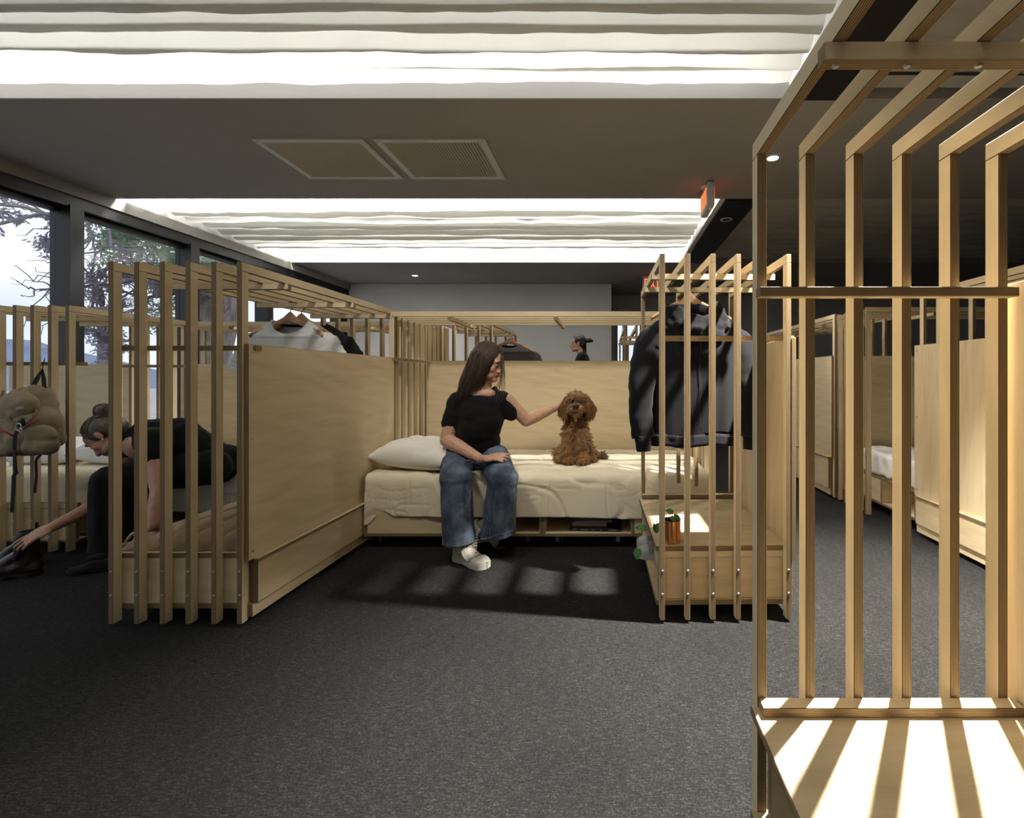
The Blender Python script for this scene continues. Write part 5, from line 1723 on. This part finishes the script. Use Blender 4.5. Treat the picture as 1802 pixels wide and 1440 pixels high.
for i in range(220):       # coils of the bun
    ph = rr.uniform(0, 6.28); tl = rr.uniform(-.9, .9)
    pth = []
    for k in range(8):
        a_ = ph + k * .32
        p = bun + V((.046 * math.cos(a_) * math.cos(tl), .046 * math.sin(tl) + .01 * math.sin(a_), .044 * math.sin(a_))) - base
        r_ = hb.find_nearest(p)
        pth.append(r_[0] + r_[1] * (.002 + rr.uniform(0, .004)))
    paths.append(pth)
v, f = strandsvf(paths[::2], .0016, .0012, 3)
tag(put('hair_strands', mesh('hair_strands', v, f, GREYH, smooth=True), hr), kind='stuff')
GREYS = mat('silver_hair_streak', (.27, .25, .23), .45, .5)
v, f = strandsvf(paths[1::6], .0016, .0012, 3)
tag(put('hair_streaks', mesh('hair_streaks', v, f, GREYS, smooth=True), hr), kind='stuff')

# ------------------------------------------------------------------ the woman walking past at the back
bx, by = -0.385, 6.45
t = thing('person', 'dark-haired woman in black walking past the white back wall beyond the headboard', 'person', (bx, by, 0))
base = t.location.copy()
hc = V((bx - .03, by, 1.515))
R3 = frame((-1, -.10, -.05), (0, 0, 1))
pr = head_prims(hc, R3, .97)
P = lambda x, y, z: V((bx + x, by + y, z))
pr += [cap(P(.02, 0, 1.36), P(-.005, 0, 1.45), .052, .046), ell(P(.03, 0, 1.22), (.09, .14, .16))]
for sy in (-1, 1):
    sw = .16 * sy
    pr += [cap(P(.03, sy * .17, 1.31), P(.03 + sw, sy * .20, 1.06), .043, .036), cap(P(.03 + sw, sy * .20, 1.06), P(-.08 + sw * 1.2, sy * .19, .86), .035, .024)]
    h3, _ = hand_prims(P(-.08 + sw * 1.2, sy * .19, .86), P(-.11 + sw * 1.2, sy * .19, .80), (-.3, 0, -.95), (0, sy, 0), sy, .95, .5)
    pr += h3
put('body', rel(fuse('body', pr, .006, [SKIN2, LIP], 4)), t)
fc = bpy.data.objects.new('face_detail', None); link(fc, t); fc.location = -base
add_eyes(fc, hc, R3, .97)
pr = [ell(P(.035, 0, 1.24), (.105, .165, .17)), ell(P(.03, 0, 1.02), (.10, .155, .14)), ell(P(-.05, .06, 1.20), (.06, .06, .06)), ell(P(-.05, -.06, 1.20), (.06, .06, .06)), cap(P(.03, -.17, 1.33), P(.03, .17, 1.33), .058, .058)]
for sy in (-1, 1):
    pr.append(cap(P(.03, sy * .175, 1.32), P(.03 + .08 * sy, sy * .19, 1.18), .058, .052))
put('tee_shirt', rel(fuse('tee_shirt', pr, .009, BLACKT, 5)), t)
pr = [ell(P(.03, 0, .92), (.115, .165, .12))]
for sy in (-1, 1):
    k = P(-.02 + .16 * sy, sy * .09, .50); a = P(.04 + .28 * sy, sy * .085, .10)
    pr += [cap(P(.03, sy * .085, .88), k, .09, .062), cap(k, a, .06, .05)]
put('trousers', rel(fuse('trousers', pr, .009, BLACKP, 5)), t)
for sy in (-1, 1):
    M = place((bx + .04 + .28 * sy + .06, by + sy * .085, .002), (-1, 0, 0))
    shoe(t, Matrix.Translation(-base) @ M, .245, BLACKP, SOLE, None, .08, False)
pr = [ell(hc + R3 @ V((0, -.022, .048)), (.080, .095, .080), R3), ell(hc + R3 @ V((0, -.065, .0)), (.072, .055, .075), R3), cap(hc + R3 @ V((0, -.10, .045)), hc + R3 @ V((0, -.155, .045)), .032, .038), cap(hc + R3 @ V((0, -.15, .04)), hc + R3 @ V((0, -.20, .030)), .036, .018),
      cap(hc + R3 @ V((0, -.075, -.02)), hc + R3 @ V((0, -.085, -.15)), .045, .030)]
me = fuse('hair', pr, .006, BLACKH, 4)
bm = bmesh.new(); bm.from_mesh(me); Ri = R3.transposed()
dead = [v for v in bm.verts if (Ri @ (v.co - hc)).y > .045 and (Ri @ (v.co - hc)).z < .075]
bmesh.ops.delete(bm, geom=dead, context='VERTS'); bm.to_mesh(me); bm.free()
put('hair', rel(me), t)
# ================================================================== small things
# copper pot with a trailing plant on the bench of the right screen
COPPER = mat('polished_copper', (0.80, 0.36, 0.15), 0.16, 0.5, 1.0, var=0.06, scale=20)
SOIL = mat('dark_potting_soil', (0.03, 0.022, 0.016), 0.95, 0.1, var=0.4, scale=200, bump=0.6)
STEM = mat('green_vine_stem', (0.16, 0.22, 0.07), 0.6, 0.3)
VLEAF = mat('heart_leaf_green', (0.10, 0.27, 0.07), 0.4, 0.4, var=0.25, scale=25)
VLEAF2 = mat('pale_heart_leaf_green', (0.22, 0.48, 0.27), 0.4, 0.4, var=0.15, scale=25)
pc = V((0.283, 2.105, 0.3185))
t = thing('potted_plant', 'trailing heart-leaf plant in a copper pot on the bench of the right screen', 'plant', pc)
v, f = lathevf([(0.0, 0.0), (0.038, 0.0), (0.041, 0.004), (0.041, 0.099), (0.0385, 0.099), (0.0385, 0.08), (0.0, 0.08)], 36)
put('pot', mesh('pot', v, f, COPPER, smooth=False), t)
v, f = lathevf([(0.0, 0.083), (0.036, 0.0805)], 24)
put('soil', mesh('soil', v, f, SOIL, smooth=True), t)
def leaf(name, base, d, n, L, m, parent):
    d = V(d).normalized(); n = V(n); n = (n - d * n.dot(d)).normalized(); sd = d.cross(n)
    def fn(s, q):
        x = s * 2 - 1
        # heart outline: lobes behind the stalk, point in front
        w = 0.42 * (math.sin(PI * min(1, (q + .08) / 1.08)) ** 0.75) * (1.12 - .45 * q)
        back = -0.16 * (abs(x) ** 1.2) * max(0, 1 - q * 3)
        p = V(base) + d * L * (q + back) + sd * L * w * x + n * L * (0.16 * abs(x) - .20 * q * q + .06)
        return tuple(p)
    v, f = gridvf(10, 14, fn)
    o = put(name, mesh(name, v, f, m, smooth=True), parent)
    md = o.modifiers.new('s', 'SOLIDIFY'); md.thickness = .0008; apply_mods(o)
def ra(u, v, y): return at(u, v, y) - pc
vines = [
    [(0.004, 0, .08), (0.0, -.005, .125), ra(1184, 914, 2.12), ra(1184, 901, 2.12)],
    [(-.01, 0, .08), (-.03, -.01, .13), ra(1165, 925, 2.13), ra(1152, 927, 2.11), ra(1133, 935, 2.10), ra(1121, 940, 2.08), ra(1120, 956, 2.07), ra(1121, 966, 2.07)],
    [(0.012, -.01, .08), (0.02, -.02, .118), ra(1190, 923, 2.12), ra(1183, 926, 2.10)],
]
for vn in vines:
    pts = [V(p) for p in vn]; sm = []
    for i in range(len(pts) - 1):
        for k in range(5):
            sm.append(pts[i].lerp(pts[i + 1], k / 5))
    sm.append(pts[-1])
    for _ in range(3):
        sm = [sm[0]] + [(sm[i - 1] + sm[i] * 2 + sm[i + 1]) / 4 for i in range(1, len(sm) - 1)] + [sm[-1]]
    tube('stem', sm, .0013, STEM, t, 6)
for (u, w, y), d, n, L, m in [((1183, 902, 2.12), (-.9, -.1, .3), (.2, -.8, .6), .032, VLEAF), ((1186, 909, 2.12), (.9, -.1, -.45), (.1, -.8, .6), .034, VLEAF),
                              ((1188, 915, 2.10), (-.75, -.1, .35), (.1, -.8, .6), .030, VLEAF), ((1181, 929, 2.10), (-.25, -.25, -1), (.1, -1, .1), .040, VLEAF2),
                              ((1153, 923, 2.11), (.15, -.2, -1), (.2, -1, .1), .040, VLEAF), ((1135, 931, 2.10), (-1, -.1, .15), (.1, -.6, .8), .042, VLEAF),
                              ((1123, 966, 2.07), (-.10, -.1, -1), (-.2, -1, .1), .046, VLEAF), ((1160, 924, 2.12), (.4, -.2, .3), (-.4, -.8, .4), .026, VLEAF)]:
    leaf('leaf', ra(u, w, y), d, n, L, m, t)

# books in the cubby
PAGES = mat('book_pages', (0.52, 0.45, 0.34), 0.9, 0.1, var=0.1, scale=200, stretch=(.05, .05, 8))
def book(label, loc, rz, w, d, h, cover, group='books in the bed cubby'):
    t = thing('book', label, 'book', loc, rz, group)
    boxes('cover', [((-w / 2, -d / 2, 0), (w / 2, d / 2, .0022)), ((-w / 2, -d / 2, h - .0022), (w / 2, d / 2, h)), ((-w / 2, -d / 2, .0022), (w / 2, -d / 2 + .003, h - .0022))], cover, t)
    obox('pages', (-w / 2 + .004, -d / 2 + .003, .0022), (w / 2 - .004, d / 2 - .004, h - .0022), PAGES, t)
    return t
zs = 0.097
b = book('large black book at the bottom of the pile in the bed cubby', (-0.075, 3.04, zs + .001), -0.07, .315, .235, .020, mat('black_book_cover', (.018, .017, .019), .4, .4))
LET = mat('grey_spine_print', (.22, .22, .22), .7)
for x, w_ in ((-.13, .016), (-.085, .040), (-.02, .022), (.03, .014), (.085, .05)):
    obox('spine_print', (x, -.1178, .007), (x + w_, -.1174, .013), LET, b)
book('tan paperback in the middle of the pile in the bed cubby', (-0.115, 3.03, zs + .022), -0.03, .215, .15, .022, mat('tan_book_cover', (.42, .31, .19), .6))
book('grey magazine on top of the pile in the bed cubby', (-0.095, 3.05, zs + .045), 0.03, .235, .18, .010, mat('grey_magazine_cover', (.27, .28, .30), .35, .5))
book('worn brown book lying farthest back on the pile in the bed cubby', (-0.125, 3.07, zs + .056), 0.02, .19, .13, .018, mat('worn_brown_cover', (.16, .11, .07), .6, var=.3))

# grey shoes under the bench of the right screen
GREYK = cloth_mat('grey_knit_upper', (.24, .24, .235), .9, 300, .15)
WSOLE = mat('white_foam_sole', (.40, .39, .37), .7)
def lone_shoe(label, pos, fwd, group=None):
    t = thing('shoe', label, 'shoe', pos, 0, group)
    shoe(t, place((0, 0, 0), fwd), .27, GREYK, WSOLE, DSOLE, .085, True, 'upper')
    return t
lone_shoe('grey knit shoe under the bench by the trailing leaf, nearer the open side', (0.425, 2.58, .0855), (-1, -.12, 0), 'grey shoes under the bench')
lone_shoe('grey knit shoe deeper under the bench behind its pair', (0.435, 2.70, .0855), (-1, .02, 0), 'grey shoes under the bench')

# dark leather boots on the carpet at the far left
LEATHER = mat('dark_brown_leather', (.030, .022, .018), .42, .45, var=.3, scale=18, bump=.25, bdist=.004)
def boot(label, pos, fwd, tilt=0.0):
    t = thing('boot', label, 'boot', pos, 0, 'leather boots on the carpet')
    M = place((0, 0, 0), fwd)
    pr = [cap((.06, 0, .06), (.055, 0, .17), .047, .046), cap((.05, 0, .05), (.17, 0, .045), .044, .040), ell((.215, 0, .043), (.062, .046, .034)), ell((.04, 0, .045), (.045, .040, .040)), cap((.075, 0, .12), (.15, 0, .062), .036, .034)]
    me = fuse('upper', pr, .005, LEATHER, 4, disp=lambda c: .003 * nz(c[0] * 30, c[1] * 20, c[2] * 40))
    cut = bmesh.new(); cut.from_mesh(me)
    bmesh.ops.bisect_plane(cut, geom=cut.verts[:] + cut.edges[:] + cut.faces[:], plane_co=(0, 0, .198), plane_no=(.12, 0, 1), clear_outer=True)
    bmesh.ops.bisect_plane(cut, geom=cut.verts[:] + cut.edges[:] + cut.faces[:], plane_co=(0, 0, .018), plane_no=(0, 0, 1), clear_inner=True)
    cut.to_mesh(me); cut.free(); me.transform(M)
    o = put('upper', me, t)
    md = o.modifiers.new('s', 'SOLIDIFY'); md.thickness = .004; md.offset = -1; apply_mods(o)
    o.data.polygons.foreach_set('use_smooth', [True] * len(o.data.polygons))
    def so(s, q):
        x = -.002 + .284 * (1 - math.cos(PI * s)) / 2; tt = (x + .002) / .284
        e = max(0, 1 - ((abs(tt - .5) - .34) / .16) ** 2) ** .5 if abs(tt - .5) > .34 else 1
        hw = (.040 + .010 * smooth01(.3, .7, tt) - .005 * math.exp(-((tt - .38) / .1) ** 2)) * max(.02, e)
        prof = [(-1, 0), (-1, .022), (0, .022), (1, .022), (1, 0), (0, 0), (-1, 0)]
        i = min(int(q * 6), 5); fr = q * 6 - i
        a = prof[i]; c = prof[i + 1]
        return (x, hw * (a[0] * (1 - fr) + c[0] * fr), (a[1] * (1 - fr) + c[1] * fr) + (.010 if .28 < tt < .42 else 0) * (1 if (a[1] * (1 - fr) + c[1] * fr) < .01 else 0))
    v, f = gridvf(36, 6, so)
    me = mesh('sole', v, f, RUBBER); me.transform(M); put('sole', me, t)
    v, f = tubevf([(.02, 0, .197), (.02, .0, .235), (.012, 0, .235), (.012, 0, .195)], .004, 6)
    me = mesh('pull_tab', v, f, BLACKM, smooth=True); me.transform(M); put('pull_tab', me, t)
    v, f = join([tubevf([(.045, sy * .043, .17), (.075, sy * .046, .10)], .012, 8) for sy in (-1, 1)])
    me = mesh('elastic_gore', v, f, BLACKP, smooth=True); me.transform(M); put('elastic_gore', me, t)
    return t
boot('dark leather boot on the carpet under the bent woman\'s reaching hand', (at(66, 1005, 2.50).x, 2.52, .001), (-.92, -.36, 0))
boot('dark leather boot just behind the one being reached for', (at(62, 990, 2.62).x - .02, 2.66, .001), (-.95, -.20, 0))

# tan canvas backpack hooked on the rail of the far-left screen
PACK = cloth_mat('tan_pack_canvas', (0.30, 0.235, 0.155), 0.85, 500, 0.12, 0, 0.1, 9, 0.2)
WEB = cloth_mat('black_webbing', (0.014, 0.014, 0.015), 0.8, 400, .1)
REDZ = mat('red_zip_piping', (0.38, 0.045, 0.03), .6)
BY = 2.70
def bp(u, v, y): return at(u, v, y)
t = thing('backpack', 'tan canvas backpack with red-piped pockets and black straps hung on the far-left screen', 'backpack', bp(55, 760, BY))
base = t.location.copy()
pr = [cap(bp(72, 695, BY + .01), bp(94, 770, BY), .050, .055), cap(bp(64, 698, BY + .01), bp(20, 765, BY - .02), .055, .10), cap(bp(70, 700, BY), bp(58, 770, BY - .03), .06, .105), cap(bp(94, 772, BY), bp(20, 775, BY - .02), .058, .085), cap(bp(40, 700, BY), bp(-10, 760, BY), .06, .09), ell(bp(50, 745, BY - .03), (.15, .09, .12))]
me = fuse('body', pr, .007, PACK, 16, disp=lambda c: .012 * nz(c[0] * 8, c[2] * 8, 2) + .008 * (1 - 2 * abs(nz(c[0] * 7 + c[2] * 5, c[2] * 9 - c[0] * 4, 7))) + .004 * nz(c[0] * 26, c[2] * 26, 5))
put('body', rel(me), t)
pr = [ell(bp(34, 714, BY - .075), (.105, .050, .085)), ell(bp(22, 722, BY - .08), (.085, .045, .065)), cap(bp(60, 692, BY - .02), bp(32, 732, BY - .085), .050, .045)]
me = fuse('lid', pr, .006, PACK, 12, disp=lambda c: .007 * nz(c[0] * 12, c[2] * 12, 4) + .003 * nz(c[0] * 30, c[2] * 30, 5))
put('lid', rel(me), t)
for u, w in ((72, 772), (8, 775)):
    pr = [ell(bp(u, w - 4, BY - .085), (.085, .042, .062)), ell(bp(u, w + 12, BY - .085), (.092, .050, .055)), cap(bp(u - 12, w + 14, BY - .085), bp(u + 12, w + 14, BY - .085), .05, .05)]
    me = fuse('front_pocket', pr, .006, PACK, 12, disp=lambda c: .008 * nz(c[0] * 13, c[2] * 10, 6) + .004 * nz(c[0] * 30, c[2] * 30, 1))
    put('front_pocket', rel(me), t)
bl = t
def strap(name, pts, w, m):
    """flat webbing along points, as a thin box section"""
    parts = []
    pts = [V(p) for p in pts]
    vs, fs = [], []
    for i, p in enumerate(pts):
        tg = (pts[min(i + 1, len(pts) - 1)] - pts[max(i - 1, 0)]).normalized()
        sd = tg.cross(V((0, 1, .05))).normalized(); nn = sd.cross(tg)
        for a, b in ((-1, -1), (1, -1), (1, 1), (-1, 1)):
            vs.append(p + sd * w / 2 * a + nn * .0012 * b - base)
    for i in range(len(pts) - 1):
        for k in range(4):
            fs.append((i * 4 + k, i * 4 + (k + 1) % 4, i * 4 + 4 + (k + 1) % 4, i * 4 + 4 + k))
    fs += [(3, 2, 1, 0), tuple(len(pts) * 4 - 4 + k for k in range(4))]
    return put(name, mesh(name, vs, fs, m), bl)
strap('hang_loop', [bp(57, 683, BY - .01), bp(66, 665, BY), bp(74, 651, BY + .02), bp(77, 668, BY + .01), bp(78, 684, BY)], .026, WEB)
strap('hook_strap', [bp(74, 652, BY + .015), bp(76, 642, 2.775), bp(77.5, 634, 2.79), bp(78, 631.5, 2.825)], .014, WEB)
strap('lid_strap', [bp(40, 736, BY - .15), bp(35, 752, BY - .16), bp(27, 765, BY - .17), bp(25, 790, BY - .165), bp(26, 805, BY - .13), bp(27, 826, BY - .10), bp(29, 832, BY - .10), bp(24, 838, BY - .10), bp(23, 870, BY - .10), bp(21, 902, BY - .10)], .020, WEB)
strap('side_strap', [bp(74, 798, BY - .06), bp(66, 806, BY - .02), bp(63, 812, BY - .02), bp(64, 840, BY - .02), bp(61, 868, BY - .02)], .014, WEB)
put('buckle', chamfer_mesh('buckle', (.034, .010, .030), .003, WEB), t, bp(38, 745, BY - .165) - base)
v, f = tubevf([(.013 * math.cos(a), 0, .020 * math.sin(a)) for a in [2 * PI * i / 20 for i in range(21)]], .0028, 6)
put('clip', mesh('clip', v, f, STEEL, smooth=True), t, bp(33, 752, BY - .178) - base)
v, f = tubevf([(.008 * math.cos(a), 0, .012 * math.sin(a)) for a in [2 * PI * i / 16 for i in range(17)]], .0022, 6)
put('clip', mesh('clip', v, f, STEEL, smooth=True), t, bp(36, 757, BY - .180) - base)
tube('zip_piping', [bp(35 + 3.2 * i, 758 - 2.0 * i + .2 * math.sin(i), BY - .150 + .0015 * (i - 5) ** 2 * .5) - base for i in range(11)], .0045, REDZ, t, 6)
tube('zip_piping', [bp(-6 + 3.0 * i, 752 + 1.6 * i, BY - .150 + .0015 * (i - 5) ** 2 * .5) - base for i in range(11)], .0045, REDZ, t, 6)
tube('lid_edge', [bp(u, w, BY - y) - base for u, w, y in ((6, 688, .03), (-2, 706, .075), (2, 726, .115), (18, 742, .132), (36, 750, .135), (52, 742, .125), (66, 722, .085))], .006, mat('dark_tan_binding', (.20, .15, .095), .85), t, 6)
v, f = gridvf(4, 4, lambda s, q: tuple(bp(28 + 14 * s, 716 + 6 * q - 2 * s, BY - .123) - base))
put('label_patch', mesh('label_patch', v, f, mat('worn_label_patch', (.38, .32, .24), .8)), t)
